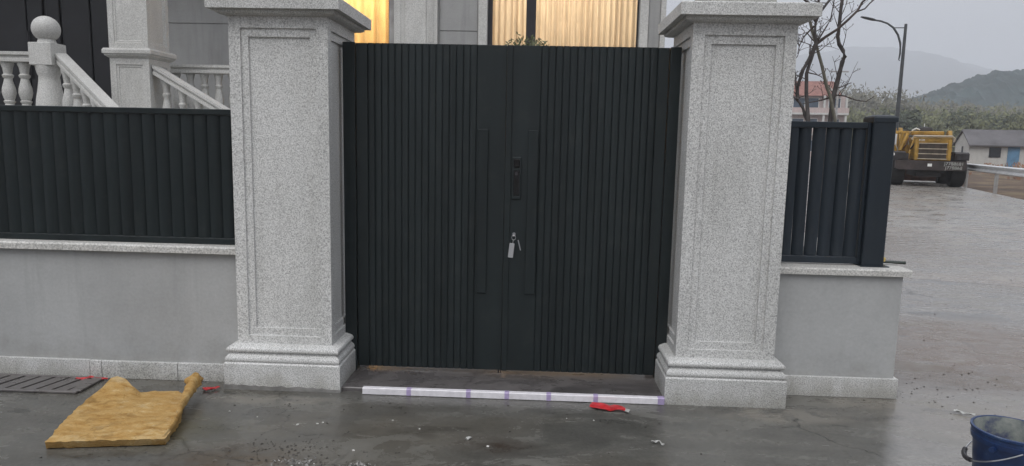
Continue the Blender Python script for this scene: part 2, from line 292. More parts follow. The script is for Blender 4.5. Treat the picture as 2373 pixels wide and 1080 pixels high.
def inst(src, parent, loc=(0, 0, 0), rot=(0, 0, 0), name=None):
    c = src.copy(); C.objects.link(c); c.parent = parent; c.location = loc; c.rotation_euler = rot
    if name: c.name = name
    return c

# ------------------------------------------------------------------ ground, pavement, road
mb = MB(); g_ = 4200
mb.add([(-g_,-g_,-.06),(g_,-g_,-.06),(g_,g_,-.06),(-g_,g_,-.06)], [(0,1,2,3)])
tag(mb.build('ground', 'earth'), 'brown earth and rough grass reaching to the hills', 'ground', kind='structure')
def clip(poly, nx, ny, d):                       # keep nx*x+ny*y <= d
    o = []
    for i in range(len(poly)):
        a, b_ = poly[i], poly[(i+1) % len(poly)]; da, db = nx*a[0]+ny*a[1]-d, nx*b_[0]+ny*b_[1]-d
        if da <= 0: o.append(a)
        if (da < 0 < db) or (db < 0 < da): t = da/(da-db); o.append((a[0]+t*(b_[0]-a[0]), a[1]+t*(b_[1]-a[1])))
    return o
ra = R(18); rd = (math.sin(ra), math.cos(ra)); rn = (math.cos(ra), -math.sin(ra))      # road direction and its right-hand normal
edge_d = rn[0]*17.3 + rn[1]*27.6
road = bpy.data.objects.new('road', None); C.objects.link(road); tag(road, 'wet pale concrete road beside the compound wall', 'road', kind='structure')
k0 = rd[0]*4.64 + rd[1]*8.64
edges = [-40, k0, k0+6, k0+12, k0+18, k0+24, k0+30, k0+36, k0+42, k0+60, k0+160]
for a, b_ in zip(edges[:-1], edges[1:]):
    poly = [(-60,-60),(80,-60),(80,260),(-60,260)]
    poly = clip(poly, rn[0], rn[1], edge_d); poly = clip(poly, rd[0], rd[1], b_-.006); poly = clip(poly, -rd[0], -rd[1], -(a+.006))
    if a > k0-1: poly = clip(poly, -rn[0], -rn[1], -(edge_d-19))
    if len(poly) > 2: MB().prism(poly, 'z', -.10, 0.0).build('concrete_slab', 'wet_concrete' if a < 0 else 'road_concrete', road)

# gate threshold slab
mb = MB(); mb.box(-1.24, .82, 4.166, 5.2, -.05, .027, .006)
tag(mb.build('threshold_slab', 'slab_concrete'), 'low purplish concrete threshold slab under the double gate', 'threshold', kind='structure')

# ------------------------------------------------------------------ gate pillars
W_, YS = .6034, 4.2006; H_ = W_/2; ZB, ZT = .283, 2.301
def pillar(xc, label, mortar):
    cy_ = YS+H_; t = thing('gate_pillar', label, 'pillar', (xc, cy_, 0), 0, 'granite gate pillars')
    h = H_
    MB().square(0, 0, [(h+.068, -.02), (h+.068, .1655), (h+.0605, .1745)], True, True).build('plinth', 'granite', t)
    MB().square(0, 0, [(h+.055, .1755), (h+.062, .184), (h+.063, .195), (h+.058, .208), (h+.047, .219), (h+.036, .226), (h+.034, .233), (h+.046, .2365), (h+.054, .243), (h+.0565, .253), (h+.053, .263), (h+.044, .271), (h+.032, .276), (h+.012, .283)]).build('base_moulding', 'granite', t, True)
    s = MB()
    for a in range(4):
        ca, sa = math.cos(a*math.pi/2), math.sin(a*math.pi/2)
        def T(x, d, z): return (ca*x-sa*(-h+d), sa*x+ca*(-h+d), z)
        rects = []
        for (mx_, mb_, mt_, d) in ((0, 0, 0, 0), (.070, .052, .068, 0), (.0715, .0535, .0695, .014), (.114, .100, .118, .014), (.1155, .1015, .1195, .028)):
            rects.append([T(-h+mx_, d, ZB+mb_), T(h-mx_, d, ZB+mb_), T(h-mx_, d, ZT-mt_), T(-h+mx_, d, ZT-mt_)])
        s.rings(rects, False, True)
    s.build('shaft', 'granite', t)
    MB().square(0, 0, [(h+.004, ZT), (h+.030, ZT+.003), (h+.050, ZT+.010), (h+.056, ZT+.016), (h+.056, ZT+.030)]).build('cap_moulding', 'granite', t)
    MB().square(0, 0, [(h+.0937, ZT+.030), (h+.0937, ZT+.098), (h+.088, ZT+.104), (.22, ZT+.130)]).build('cap', 'granite', t)
    MB().square(0, 0, [(.20, ZT+.12), (.20, ZT+.30), (.17, ZT+.34)]).build('cap_block', 'granite_rough', t)
    if mortar:
        s = MB(); n_ = 26; x0, x1, y = -h-.070, h+.066, -h-.0715
        top = [(x0+(x1-x0)*i/n_, .034-.012*i/n_+random.uniform(-.006, .006)) for i in range(n_+1)]
        s.prism([(x0, -.02), (x1, -.02)]+top[::-1], 'y', y, y+.004)
        s.build('mortar_bed', 'mortar', t)
    return t
PL = pillar(-1.5893, 'granite gate pillar standing beside the long low wall with the slatted fence', True)
PR = pillar(1.1739, 'granite gate pillar joined to the short wall that ends at the road', False)

# ------------------------------------------------------------------ double gate
YG = 4.516; GB, GT = .052, 2.197
gate = thing('double_gate', 'dark grey fluted aluminium double gate closed between the two granite pillars', 'gate', (-.2, YG, 0))
def G_(x): return x + .2
MB().box(G_(-1.2870), G_(-1.208), -.012, .07, .02, 2.200, .003).build('gate_post', 'gate_paint', gate)
MB().box(G_(.804), G_(.872), -.012, .07, .02, 2.200, .003).build('gate_post', 'gate_paint', gate)
# a fluted strip: shallow asymmetric wave, 46 mm pitch
def flute(wd):
    prof = [(0, .0062), (.035, .0034), (.12, .0016), (.30, .0), (.60, .0008), (.80, .0022), (.94, .0034), (.99, .0062)]
    return [(wd*(p-.5), y) for p, y in prof] + [(wd*.47, .026), (-wd*.5, .026)]
def leaf(x0, x1, s0, s1, n_, name):
    lf = MB().box(G_(x0), G_(x1), .024, .060, GB, GT-.006, .002).build(name, 'gate_paint', gate)
    wd = (s1-s0)/n_; src = None
    for k in range(n_):
        x = s0+wd*(k+.5)
        if src is None:
            src = MB().prism(flute(wd*.985), 'z', GB+.001, GT).build('slat', 'gate_paint', lf, True, (G_(x), 0, 0))
        else: inst(src, lf, (G_(x), random.uniform(-.0015, .0015), 0), (0, 0, random.uniform(-.025, .025)), 'slat')
    for (a, b_) in ((x0, s0), (s1, x1)):
        MB().box(G_(a)+.001, G_(b_)-.001, .0, .0235, GB+.001, GT-.001, .002).build('flat_panel', 'gate_paint', lf)
    return lf
LL = leaf(-1.203, -.228, -1.128, -.419, 16, 'gate_leaf'); LR = leaf(-.198, .799, -.008, .728, 16, 'gate_leaf')
MB().box(G_(-.227), G_(-.190), -.009, -.001, GB, GT, .002).build('meeting_strip', 'gate_paint', LL)
for lf, x in ((LL, -.372), (LR, -.048)):
    q = MB(); q.box(G_(x)-.033, G_(x)+.033, -.015, -.007, .585, 1.665, .003)
    for z in (.62, 1.63): q.box(G_(x)-.020, G_(x)+.020, -.0075, .002, z-.02, z+.02)
    q.build('pull_handle', 'gate_paint', lf)
q = MB(); q.box(G_(-.183), G_(-.120), -.016, .001, 1.215, 1.490, .005); q.cur = 1
q.box(G_(-.171), G_(-.132), -.0185, -.015, 1.240, 1.405, .001); q.box(G_(-.171), G_(-.132), -.020, -.015, 1.422, 1.478, .003); q.cur = 2
q.tube([(G_(-.152), -.026, 1.383), (G_(-.152), -.018, 1.383)], .011, 12)
q.build('smart_lock', ['gate_paint', 'black_plastic', 'frame_dark'], LR)
q = MB().tube([(G_(-.160), -.004, .985), (G_(-.160), .002, .985)], .011, 14); q.build('keyhole_cylinder', 'steel', LR)
q = MB(); q.box(G_(-.252), G_(-.243), .02, .032, .022, .30); q.box(G_(-.236), G_(-.229), .02, .032, .024, .30); q.build('drop_bolt', 'frame_dark', LL)

kt = thing('key_ring', 'key on a ring with a clear plastic tag hanging from the gate keyhole', 'key', (-.162, YG-.03, .98))
q = MB(); q.tube([(.002, .020, .005), (.002, -.012, .005)], .003, 8); q.lathe(.002, -.02, [(.012, -.002), (.012, .002)], 14); q.build('key', 'steel', kt)
ring = [(.002+.013*math.cos(a), -.015, -.012+.016*math.sin(a)) for a in np.linspace(0, 2*math.pi, 20)]
MB().tube(ring, .0016, 6).build('split_ring', 'steel', kt)
q = MB(); q.tube([(0, -.014, -.028), (-.004, -.012, -.050)], .003, 6); q.build('link', 'steel', kt)
q = MB().box(-.019, .015, -.015, -.009, -.148, -.050, .003); q.build('tag', 'clear_plastic', kt, rot=(0, R(6), 0))
q = MB().box(.020, .027, -.012, -.010, -.105, -.035, 0); q.build('spare_key', 'steel', kt, rot=(0, R(-14), 0))

# ------------------------------------------------------------------ low walls
lw = thing('boundary_wall', 'long low grey rendered wall with granite skirting left of the double gate', 'wall', (-4, 4.27, 0))
MB().box(-3.4, 2.112, 0, .24, .0, .846).build('wall_body', 'grey_render', lw)
xs = [-3.4, -2.6, -1.85, -1.05, -.25, .305, 1.095, 1.175, 1.68, 2.035]
for a, b_ in zip(xs[:-1], xs[1:]):
    MB().box(a+.0015, b_-.0015, -.022+random.uniform(-.002, .002), .001, .0, .117+random.uniform(-.0015, .0015), .002).build('skirting_stone', 'granite', lw)
MB().box(2.036, 2.11, -.022, .001, 0, .116).build('skirting_stone', 'granite', lw)
for a, b_ in ((-3.4, -1.9), (-1.9, -.4), (-.4, .98), (.98, 2.108)):
    q = MB(); q.prism([(-.045, .846), (-.045, .882), (-.036, .893), (.29, .893), (.29, .846)], 'x', a+.001, b_-.001); q.build('coping_stone', 'coping_stone', lw)
rw = thing('boundary_wall', 'short low grey rendered wall with granite skirting ending at the road', 'wall', (1.9, 4.39, 0))
MB().box(-.424, .408, 0, .24, 0, .800).build('wall_body', 'grey_render', rw)
MB().box(.168, .406, .241, 8.5, 0, .800).build('return_wall', 'grey_render', rw)
MB().box(-.36, .430, -.021, .0, 0, .131, .002).build('skirting_stone', 'granite', rw)
MB().box(.409, .430, .001, .26, 0, .131, .002).build('skirting_stone', 'granite', rw)
MB().prism([(-.034, .800), (-.034, .834), (-.026, .842), (.27, .842), (.27, .800)], 'x', -.424, .446).build('coping_stone', 'coping_stone', rw)
MB().box(.14, .446, .272, 8.5, .800, .842, .004).build('coping_stone', 'coping_stone', rw)

# ------------------------------------------------------------------ fences
def vane(wd, th, n_=9):                            # curved louvre blade profile
    a = [(-wd/2+wd*i/(n_-1), -th*math.sin(math.pi*i/(n_-1))) for i in range(n_)]
    return a + [(x, y+.004) for x, y in a[::-1]]
lf_ = thing('fence_panel', 'dark louvred metal fence panel standing on the long low wall', 'fence', (-4, 4.335, .893))
MB().box(-3.0, 2.105, -.025, .025, .822, .858, .003).build('top_rail', 'fence_paint', lf_)
MB().box(-3.0, 2.105, -.025, .025, .002, .040, .003).build('bottom_rail', 'fence_paint', lf_)
MB().box(2.070, 2.105, -.022, .022, .041, .821).build('stile', 'fence_paint', lf_)
src = None; x = 2.025
while x > -2.98:
    if src is None: src = MB().prism(vane(.094, .020), 'z', .041, .8215).build('slat', 'fence_paint', lf_, True, (x, .004, 0), (0, 0, R(14)))
    else: inst(src, lf_, (x, .004+random.uniform(-.001, .001), 0), (0, 0, R(14)+random.uniform(-.03, .03)), 'slat')
    x -= .0835
rf_ = thing('fence_panel', 'short dark louvred fence panel with open slits and a corner post', 'fence', (1.9, 4.52, .842))
MB().box(-.42, .160, -.022, .022, .876, .914, .003).build('top_rail', 'post_paint', rf_)
MB().box(-.42, .160, -.022, .022, .010, .052, .003).build('bottom_rail', 'post_paint', rf_)
MB().box(.161, .179, -.022, .022, .010, .914, .002).build('stile', 'post_paint', rf_)
src = None
for k in range(7):
    x = -.381+.0832*k
    if src is None: src = MB().prism(vane(.0768, .016), 'z', .053, .8755).build('slat', 'post_paint', rf_, True, (x, .004, 0), (0, 0, R(-16)))
    else: inst(src, rf_, (x, .004, 0), (random.uniform(-.004, .004), random.uniform(-.005, .005), R(-14)+random.uniform(-.06, .03)), 'slat')
MB().box(.180, .318, -.055, .085, .0, .928, .006).build('post', 'post_paint', rf_)
MB().rings([[(.249+s*sx_, .015+s*sy_, z) for sx_, sy_ in ((-1,-1),(1,-1),(1,1),(-1,1))] for s, z in ((.0745, .918), (.0745, .943), (.068, .953), (.052, .960), (.030, .964))]).build('post_cap', 'post_paint', rf_)
MB().box(.165, .345, -.075, .10, .0005, .006).build('base_plate', 'post_paint', rf_)

# ------------------------------------------------------------------ villa behind the gate
HY = 12.0
house = thing('villa', 'grey stone villa with lit curtained windows behind the double gate', 'house', (-4, HY, 0))
def HX(x): return x + 4
def hbox(name, x0, x1, y0, y1, z0, z1, mat, par=None, bev=0):
    return MB().box(HX(x0), HX(x1), y0, y1, z0, z1, bev).build(name, mat, par or house)
WT = 4.75
hbox('wall', -4.62, 1.985, 0, .25, 0, 1.30, 'house_render')
hbox('wall', -12.5, 1.985, 0, .25, WT, 8.2, 'house_render')
hbox('wall', -7.44, -4.62, 0, .25, 0, WT-.002, 'house_render'); hbox('wall', -12.5, -10.5, 0, .25, 0, WT-.002, 'house_render')
hbox('wall', -2.62, -.945, 0.001, .25, 1.301, WT-.001, 'house_render'); hbox('wall', 1.585, 1.985, 0.001, .25, 1.301, WT-.001, 'house_render')
hbox('wall', 1.735, 1.985, .251, 8, 0, 8.2, 'house_render'); hbox('wall', -10.5, -7.44, 0, .25, 4.4, WT-.002, 'house_render')
hbox('back_wall', -12.5, 1.734, 7.8, 8, 0, 8.2, 'house_render'); hbox('side_wall', -12.5, -12.25, .251, 7.799, 0, 8.2, 'house_render')
hbox('roof', -12.9, 2.4, -.45, 8.4, 8.201, 8.5, 'grey_tile'); hbox('cornice', -12.6, 2.10, -.16, -.001, WT+.05, WT+.35, 'pale_stone', bev=.02)
for (a, b_, z) in ((-1.76, -1.115, 3.40), (-7.43, -4.63, 3.46), (-7.43, -4.63, 4.2), (-7.43, -4.63, 2.72), (-1.76, -1.115, 2.4)):       # panels, the grooves between them recessed
    pass
for (a, b_, zs) in ((-1.755, -1.115, (1.3, 2.4, 3.40, 4.7)), (-7.43, -4.66, (0, 1.9, 2.72, 3.46, 4.2, 4.7)), (1.745, 1.93, (1.3, 3.0, 4.7))):
    for z0, z1 in zip(zs[:-1], zs[1:]): hbox('wall_panel', a, b_, -.018, -.001, z0+.006, z1-.006, 'house_render', bev=.004)
pl_ = hbox('pilaster', -2.515, -1.785, -.11, -.001, 0, 4.74, 'pale_stone')
hbox('pilaster_panel', -2.33, -1.97, -.128, -.111, .4, 4.6, 'pale_stone', pl_, .006)
hbox('pilaster_fillet', -1.93, -1.84, -.119, -.111, .2, 4.7, 'pale_stone', pl_, .003)
hbox('pilaster_fillet', -2.48, -2.40, -.119, -.111, .2, 4.7, 'pale_stone', pl_, .003)
hbox('window_jamb', -2.612, -2.525, -.04, .2, 1.3, 4.74, 'post_weathered')
hbox('window_trim', -1.105, -.948, -.07, -.001, 1.2, 4.74, 'pale_stone', bev=.01); hbox('window_trim', 1.59, 1.735, -.07, -.001, 1.2, 4.74, 'pale_stone', bev=.01)
hbox('corner_trim', 1.935, 2.02, -.06, .2, 0, 4.74, 'pale_stone', bev=.01); hbox('window_trim', -4.66, -4.52, -.07, -.001, 1.2, 4.74, 'pale_stone', bev=.01)
def window(x0, x1, mulls, z0, z1, cmat, amp, nf, label):
    fw = .075
    f = MB(); f.box(HX(x0), HX(x0)+fw, .05, .13, z0, z1); f.box(HX(x1)-.022, HX(x1), .05, .13, z0, z1); f.box(HX(x0)+fw, HX(x1)-.022, .05, .13, z0, z0+fw); f.box(HX(x0)+fw, HX(x1)-.022, .05, .13, z1-fw, z1)
    fr_ = f.build('window', 'frame_dark', house); tag(fr_, label)
    for a, b_ in mulls:
        MB().box(HX(a), HX(b_), .045, .135, z0+fw, z1-fw, .006).build('mullion', 'frame_dark', fr_); MB().box(HX((a+b_)/2)-.012, HX((a+b_)/2)+.012, .030, .0445, z0+fw, z1-fw).build('mullion_bead', 'frame_dark', fr_)
    ed = [x0+fw]+[v for ab in mulls for v in ab]+[x1-.022]
    for a, b_ in zip(ed[0::2], ed[1::2]):
        MB().box(HX(a)+.001, HX(b_)-.001, .088, .094, z0+fw, z1-fw).build('pane', 'glass', fr_)
    q = MB(); nx_ = nf*10; vs = []
    ph = np.cumsum(rng.uniform(.6, 1.4, nx_+1)); ph = ph/ph[-1]*nf*2*math.pi; am = np.interp(np.arange(nx_+1), np.linspace(0, nx_, nf+1), rng.uniform(.5, 1.25, nf+1))
    for zz in (z0, (z0+z1)/2, z1):
        for i in range(nx_+1): vs.append((HX(x0+(x1-x0)*i/nx_), .30+amp*am[i]*math.sin(ph[i])*(1.1-.2*(zz-z0)/(z1-z0)), zz))
    fs = [(r_*(nx_+1)+i, r_*(nx_+1)+i+1, (r_+1)*(nx_+1)+i+1, (r_+1)*(nx_+1)+i) for r_ in range(2) for i in range(nx_)]
    q.add(vs, fs); q.build('curtain', cmat, fr_, True)
window(-.945, 1.583, [(-.300, -.136)], 1.30, 4.70, 'curtain_cream', .035, 26, 'wide dark framed window with pale cream curtains')
window(-4.50, -2.615, [(-3.92, -3.86)], 1.30, 4.70, 'curtain_gold', .05, 9, 'brightly lit window with golden curtain')
# lit rooms with ceiling lamps
hbox('room_wall', -4.62, 1.734, 3.6, 3.7, 0, 4.748, 'plaster_room'); hbox('room_floor', -4.62, 1.73, .251, 3.6, 1.25, 1.30, 'plaster_room'); hbox('room_ceiling', -4.62, 1.73, .251, 3.6, 4.749, 4.9, 'plaster_room')
hbox('room_partition', -1.9, -1.8, .251, 3.599, 1.301, 4.748, 'plaster_room'); hbox('room_partition', -4.75, -4.62, .251, 3.6, 1.3, 4.748, 'plaster_room')
def room_lamp(x, y, z, sx_, sy_, e, col):
    d = bpy.data.lights.new('room_lamp', 'AREA'); d.shape = 'RECTANGLE'; d.size = sx_; d.size_y = sy_; d.energy = e; d.color = col
    o = bpy.data.objects.new('room_lamp', d); C.objects.link(o); o.location = (x, HY+y, z); o.rotation_euler = (R(-25), 0, 0)
room_lamp(.3, 1.5, 4.6, 2.4, 1.2, 150, (1, .86, .69)); room_lamp(-3.4, 1.1, 4.65, 2.0, .9, 160, (1, .77, .45))
# front door
dr = hbox('door', -10.46, -7.45, .12, .20, 1.70, 4.40, 'door_black')
for a, b_ in ((-10.42, -9.75), (-9.72, -9.02), (-9.0, -8.72), (-8.66, -8.42), (-8.38, -7.88), (-7.86, -7.48)): hbox('door_panel', a, b_, .085, .119, 1.78, 4.36, 'door_black', dr, .012)
MB().tube([(HX(-8.98), .05, 2.5), (HX(-8.98), .05, 3.3)], .015, 8).build('door_handle', 'frame_dark', dr)
hbox('porch_roof', -11.2, -4.9, -2.6, -.165, 6.2, 6.5, 'pale_stone')
# porch and steps
MB().box(HX(-10.8), HX(-4.35), -2.0, -.02, 0, 1.70).build('porch', 'pale_stone', house)
MB().box(HX(-10.8), HX(-6.0), -3.4, -2.001, 0, 1.70).build('porch', 'pale_stone', house)
for k in range(9): MB().box(HX(-6.0)+.3*k+.001, HX(-6.0)+.3*(k+1), -3.75+.0, -2.001, 0, 1.70-.175*(k+1)).build('step', 'pale_stone', house)

BAL = [(0,.066),(.05,.066),(.06,.050),(.09,.044),(.12,.058),(.145,.062),(.165,.048),(.22,.060),(.32,.073),(.42,.068),(.55,.048),(.62,.041),(.65,.056),(.69,.060),(.72,.043),(.85,.053),(.92,.068),(1,.068)]
def baluster(par, x, y, z0, z1, s=1.0):
    s = s*1.12
    return MB().lathe(x, y, [(r*s, z0+(z1-z0)*t) for t, r in BAL], 14).build('baluster', 'pale_stone', par, True)
RAILP = [(-.105, .0), (-.105, .030), (-.085, .040), (-.085, .060), (-.115, .070), (-.115, .102), (.115, .102), (.115, .070), (.085, .060), (.085, .040), (.105, .030), (.105, .0)]
def rail(par, a, b_, name='handrail', ws=1.0):
    a, b_ = Vector(a), Vector(b_); t = (b_-a); hv = Vector((t.x, t.y, 0)).normalized(); sd_ = Vector((-hv.y, hv.x, 0))
    rs = [[p + sd_*q[0]*ws + Vector((0, 0, (q[1]-.102)*1.22)) for q in RAILP] for p in (a, b_)]
    return MB().rings(rs).build(name, 'pale_stone', par)
# level balustrade with the ball-topped newel post
b1 = thing('porch_balustrade', 'level stone balustrade ending in a ball topped newel post by the black door', 'balustrade', (-6.35, 8.85, 1.7))
O1 = Vector((-6.35, 8.85, 1.7))
rail(b1, Vector((-10.6, 8.85, 2.580))-O1, Vector((-6.501, 8.85, 2.580))-O1); MB().box(-4.2, -.10, -.10, .10, .005, .17, .006).build('bottom_rail', 'pale_stone', b1)
for k in range(18): baluster(b1, -.325-.222*k, 0, .171, .777)
nw = MB(); nw.lathe(0, 0, [(.175, .0), (.175, .05), (.155, .06), (.160, .12), (.168, .20), (.158, .30), (.135, .42), (.122, .52), (.118, .58), (.130, .61), (.138, .64), (.142, .66), (.150, .70), (.150, .712)], 24)
npost = nw.build('newel_post', 'pale_stone', b1, True)
MB().box(-.148, .148, -.148, .148, .713, .995, .006).build('newel_block', 'pale_stone', npost)
ball = [(.108, .996), (.104, 1.02), (.096, 1.045), (.100, 1.06)] + [(.163*math.sin(a), 1.175-.163*math.cos(a)) for a in np.linspace(.75, 3.05, 12)]
MB().lathe(0, 0, ball, 24).build('newel_ball', 'pale_stone', npost, True)
# raking balustrade down from the newel
b2 = thing('stair_balustrade', 'sloping stone stair balustrade running down from the ball topped newel post', 'balustrade', (-6.2, 8.85, 1.7))
O2 = Vector((-6.2, 8.85, 1.7)); A_, B_ = Vector((-6.195, 8.86, 2.585)), Vector((-4.51, 7.81, 1.50))
rail(b2, A_-O2, B_-O2, 'handrail', .66)
rail(b2, A_-O2-Vector((0, 0, .78)), B_-O2-Vector((0, 0, .78)), 'bottom_rail', .66)
for k in range(8):
    t = .085+.122*k; p = A_.lerp(B_, t)-O2; baluster(b2, p.x, p.y, p.z-.80, p.z-.098, .95)
b3 = thing('stair_balustrade', 'sloping stone stair balustrade running down from the square porch column', 'balustrade', (-5.44, 9.76, 1.7))
O3 = Vector((-5.44, 9.76, 1.7)); A_, B_ = Vector((-5.44, 9.76, 2.525)), Vector((-3.55, 9.76, 1.43))
rail(b3, A_-O3, B_-O3); rail(b3, A_-O3-Vector((0, 0, .78)), B_-O3-Vector((0, 0, .78)), 'bottom_rail')
for k in range(8):
    t = .07+.12*k; p = A_.lerp(B_, t)-O3; baluster(b3, p.x, p.y, p.z-.80, p.z-.098, .85)
b4 = thing('porch_balustrade', 'level stone balustrade behind the stairs against the grey villa wall', 'balustrade', (-5.6, 10.7, 1.7))
rail(b4, (-.6, 0, .935), (1.9, 0, .935)); MB().box(-.6, 1.9, -.09, .09, -.2, .17).build('bottom_rail', 'pale_stone', b4)
for k in range(11): baluster(b4, -.5+.222*k, 0, .171, .832, .85)
# square porch column
cl_ = thing('porch_column', 'square panelled stone porch column between the two stair balustrades', 'column', (-5.735, 9.885, 0))
def panel_shaft(h, z0, z1, mg, name):
    s = MB()
    for a in range(4):
        ca, sa = math.cos(a*math.pi/2), math.sin(a*math.pi/2)
        T = lambda x, d, z: (ca*x-sa*(-h+d), sa*x+ca*(-h+d), z)
        s.rings([[T(-h+m_, d, z0+m_), T(h-m_, d, z0+m_), T(h-m_, d, z1-m_), T(-h+m_, d, z1-m_)] for m_, d in ((0, 0), (mg, 0), (mg+.006, .012), (mg+.03, .012), (mg+.036, .022))], False, True)
    return s.build(name, 'pale_stone', cl_)
panel_shaft(.278, 1.702, 2.61, .085, 'pedestal'); panel_shaft(.278, 2.742, 7.5, .075, 'shaft')
MB().square(0, 0, [(.282, 2.611), (.30, 2.625), (.325, 2.645), (.325, 2.66), (.345, 2.67), (.345, 2.715), (.33, 2.741)]).build('pedestal_cap', 'pale_stone', cl_)
MB().box(-.33, .33, -.33, .33, 1.701, 1.78, .01).build('pedestal_base', 'pale_stone', cl_)
MB().box(-.31, .31, -.31, .31, 0, 1.7).build('footing', 'pale_stone', cl_)

# small shrub behind the gate
sh = thing('yard_shrub', 'small round leafed shrub showing just over the top of the double gate', 'shrub', (-.145, 6.5, 0))
MB().tube([(0, 0, 0), (.02, .01, .8), (-.01, 0, 1.5), (0, 0, 2.3)], [.035, .028, .022, .01], 8).build('stem', 'bark', sh)
q = MB()
for k in range(1100):
    a = random.uniform(0, 2*math.pi); r_ = .24*math.sqrt(random.random()); z = random.uniform(-1, 1)
    c_ = Vector((r_*math.cos(a)*math.sqrt(max(.05, 1-z*z*.6)), r_*math.sin(a), 2.26+.235*z + random.uniform(-.03, .03)))
    d = Vector((random.gauss(0, 1), random.gauss(0, 1), random.gauss(.6, 1))).normalized(); e_ = d.orthogonal().normalized()*.010; d = d*random.uniform(.03, .05)
    q.add([c_, c_+d*.5+e_, c_+d, c_+d*.5-e_], [(0, 1, 2, 3)])
q.build('crown', 'leaf', sh)

bed = MB(); vs = []
for j in range(13):
    for i in range(11):
        x, y = 2.82+i*.122, 8.06+j*.074; e_ = min(i, 10-i, j, 12-j); vs.append((x, y, .03+min(1, e_/2)*(.06+.03*math.sin(x*9)*math.cos(y*7))))
bed.add(vs, [(j*11+i, j*11+i+1, (j+1)*11+i+1, (j+1)*11+i) for j in range(12) for i in range(10)])
tag(bed.build('planting_bed', 'earth', None, True), 'small earth bed with bare saplings behind the short wall', 'planting bed', kind='structure')
for (x0, x1, y0, y1) in ((2.76, 4.10, 8.0, 8.06), (2.76, 4.10, 8.95, 9.01), (2.76, 2.82, 8.06, 8.95), (4.04, 4.10, 8.06, 8.95)):
    tag(MB().box(x0+.001, x1-.001, y0, y1, -.02, .11, .008).build('kerb', 'coping_stone'), kind='structure')
# ------------------------------------------------------------------ bare saplings behind the short wall
def jitter_path(pts, y, wob=.05):
    return [(x, y+random.uniform(-wob, wob)*min(1, i), z) for i, (x, z) in enumerate(pts)]
def twigs(par_pts, n_, ln, mbuild, r0):
    for _ in range(n_):
        i = random.randrange(1, len(par_pts)); p = Vector(par_pts[i-1]).lerp(Vector(par_pts[i]), random.random())
        d = Vector((random.uniform(-1, 1), random.uniform(-.8, .8), random.uniform(.1, 1))).normalized(); L_ = ln*random.uniform(.4, 1); pts = [p]
        for k in range(4): d = (d+Vector((random.gauss(0, .22), random.gauss(0, .2), random.gauss(.08, .2)))).normalized(); pts.append(pts[-1]+d*L_/4)
        mbuild.tube(pts, [r0, r0*.8, r0*.6, r0*.45, r0*.25], 5)
        e = pts[-1]
        for k in range(3):
            b0 = pts[random.randrange(1, 4)]; dd = Vector((random.uniform(-1, 1), random.uniform(-.5, .5), random.uniform(.2, 1))).normalized()*L_*.28
            mbuild.tube([b0, b0+dd*.5+Vector((0, 0, .005)), b0+dd], [r0*.5, r0*.4, r0*.3], 4); mbuild.lathe((b0+dd).x, (b0+dd).y, [(.001, (b0+dd).z-.002), (.0055, (b0+dd).z+.006), (.001, (b0+dd).z+.018)], 5)
def sapling(label, base, trunks, branches, ntw):
    t = thing('bare_tree', label, 'tree', (base[0], base[1], 0), 0, 'leafless saplings behind the short wall')
    B = Vector((base[0], base[1], 0)); tr = MB(); br = MB()
    for y, pts, r0, r1 in trunks:
        p3 = [Vector(p)-B for p in jitter_path(pts, y, .03)]; n_ = len(p3); tr.tube(p3, [r0+(r1-r0)*i/(n_-1) for i in range(n_)], 10)
        twigs([tuple(p) for p in p3[3:] if p.z > 1.9] or [tuple(p3[-2]), tuple(p3[-1])], ntw, .45, br, .006) if len([p for p in p3[3:] if p.z > 1.9]) > 1 else None
    br.build('twigs', 'twig', t, True)['kind'] = 'stuff'
    for y, pts, r0, r1 in branches:
        br = MB(); p3 = [Vector(p)-B for p in jitter_path(pts, y, .04)]; n_ = len(p3); br.tube(p3, [r0+(r1-r0)*i/(n_-1) for i in range(n_)], 7)
        twigs([tuple(p) for p in p3], 2, .30, br, .005); br.build('branch', 'twig', t, True)
    tr.build('trunk', 'bark', t, True)
sapling('crooked bare sapling with one kinked trunk nearer the fence post', (3.43, 8.5),
    [(8.5, [(3.43, 0), (3.435, .9), (3.439, 1.804), (3.442, 2.007), (3.458, 2.184), (3.49, 2.41), (3.530, 2.60), (3.545, 2.65), (3.535, 2.72), (3.480, 2.80), (3.455, 2.88), (3.451, 3.003), (3.454, 3.199), (3.474, 3.442), (3.50, 3.8), (3.48, 4.3), (3.52, 4.9)], .033, .014)],
    [(8.5, [(3.423, 2.183), (3.34, 2.15), (3.251, 2.13), (3.099, 2.100)], .012, .005), (8.5, [(3.471, 2.209), (3.598, 2.202), (3.702, 2.153), (3.854, 2.141), (3.92, 2.20)], .010, .004), (8.5, [(3.48, 2.285), (3.563, 2.311), (3.635, 2.353)], .010, .004), (8.5, [(3.45, 2.05), (3.40, 2.25), (3.44, 2.45)], .008, .003),
     (8.5, [(3.47, 3.5), (3.7, 3.9), (3.8, 4.4)], .016, .006), (8.5, [(3.49, 3.9), (3.2, 4.3), (3.1, 4.8)], .014, .005)], 9)
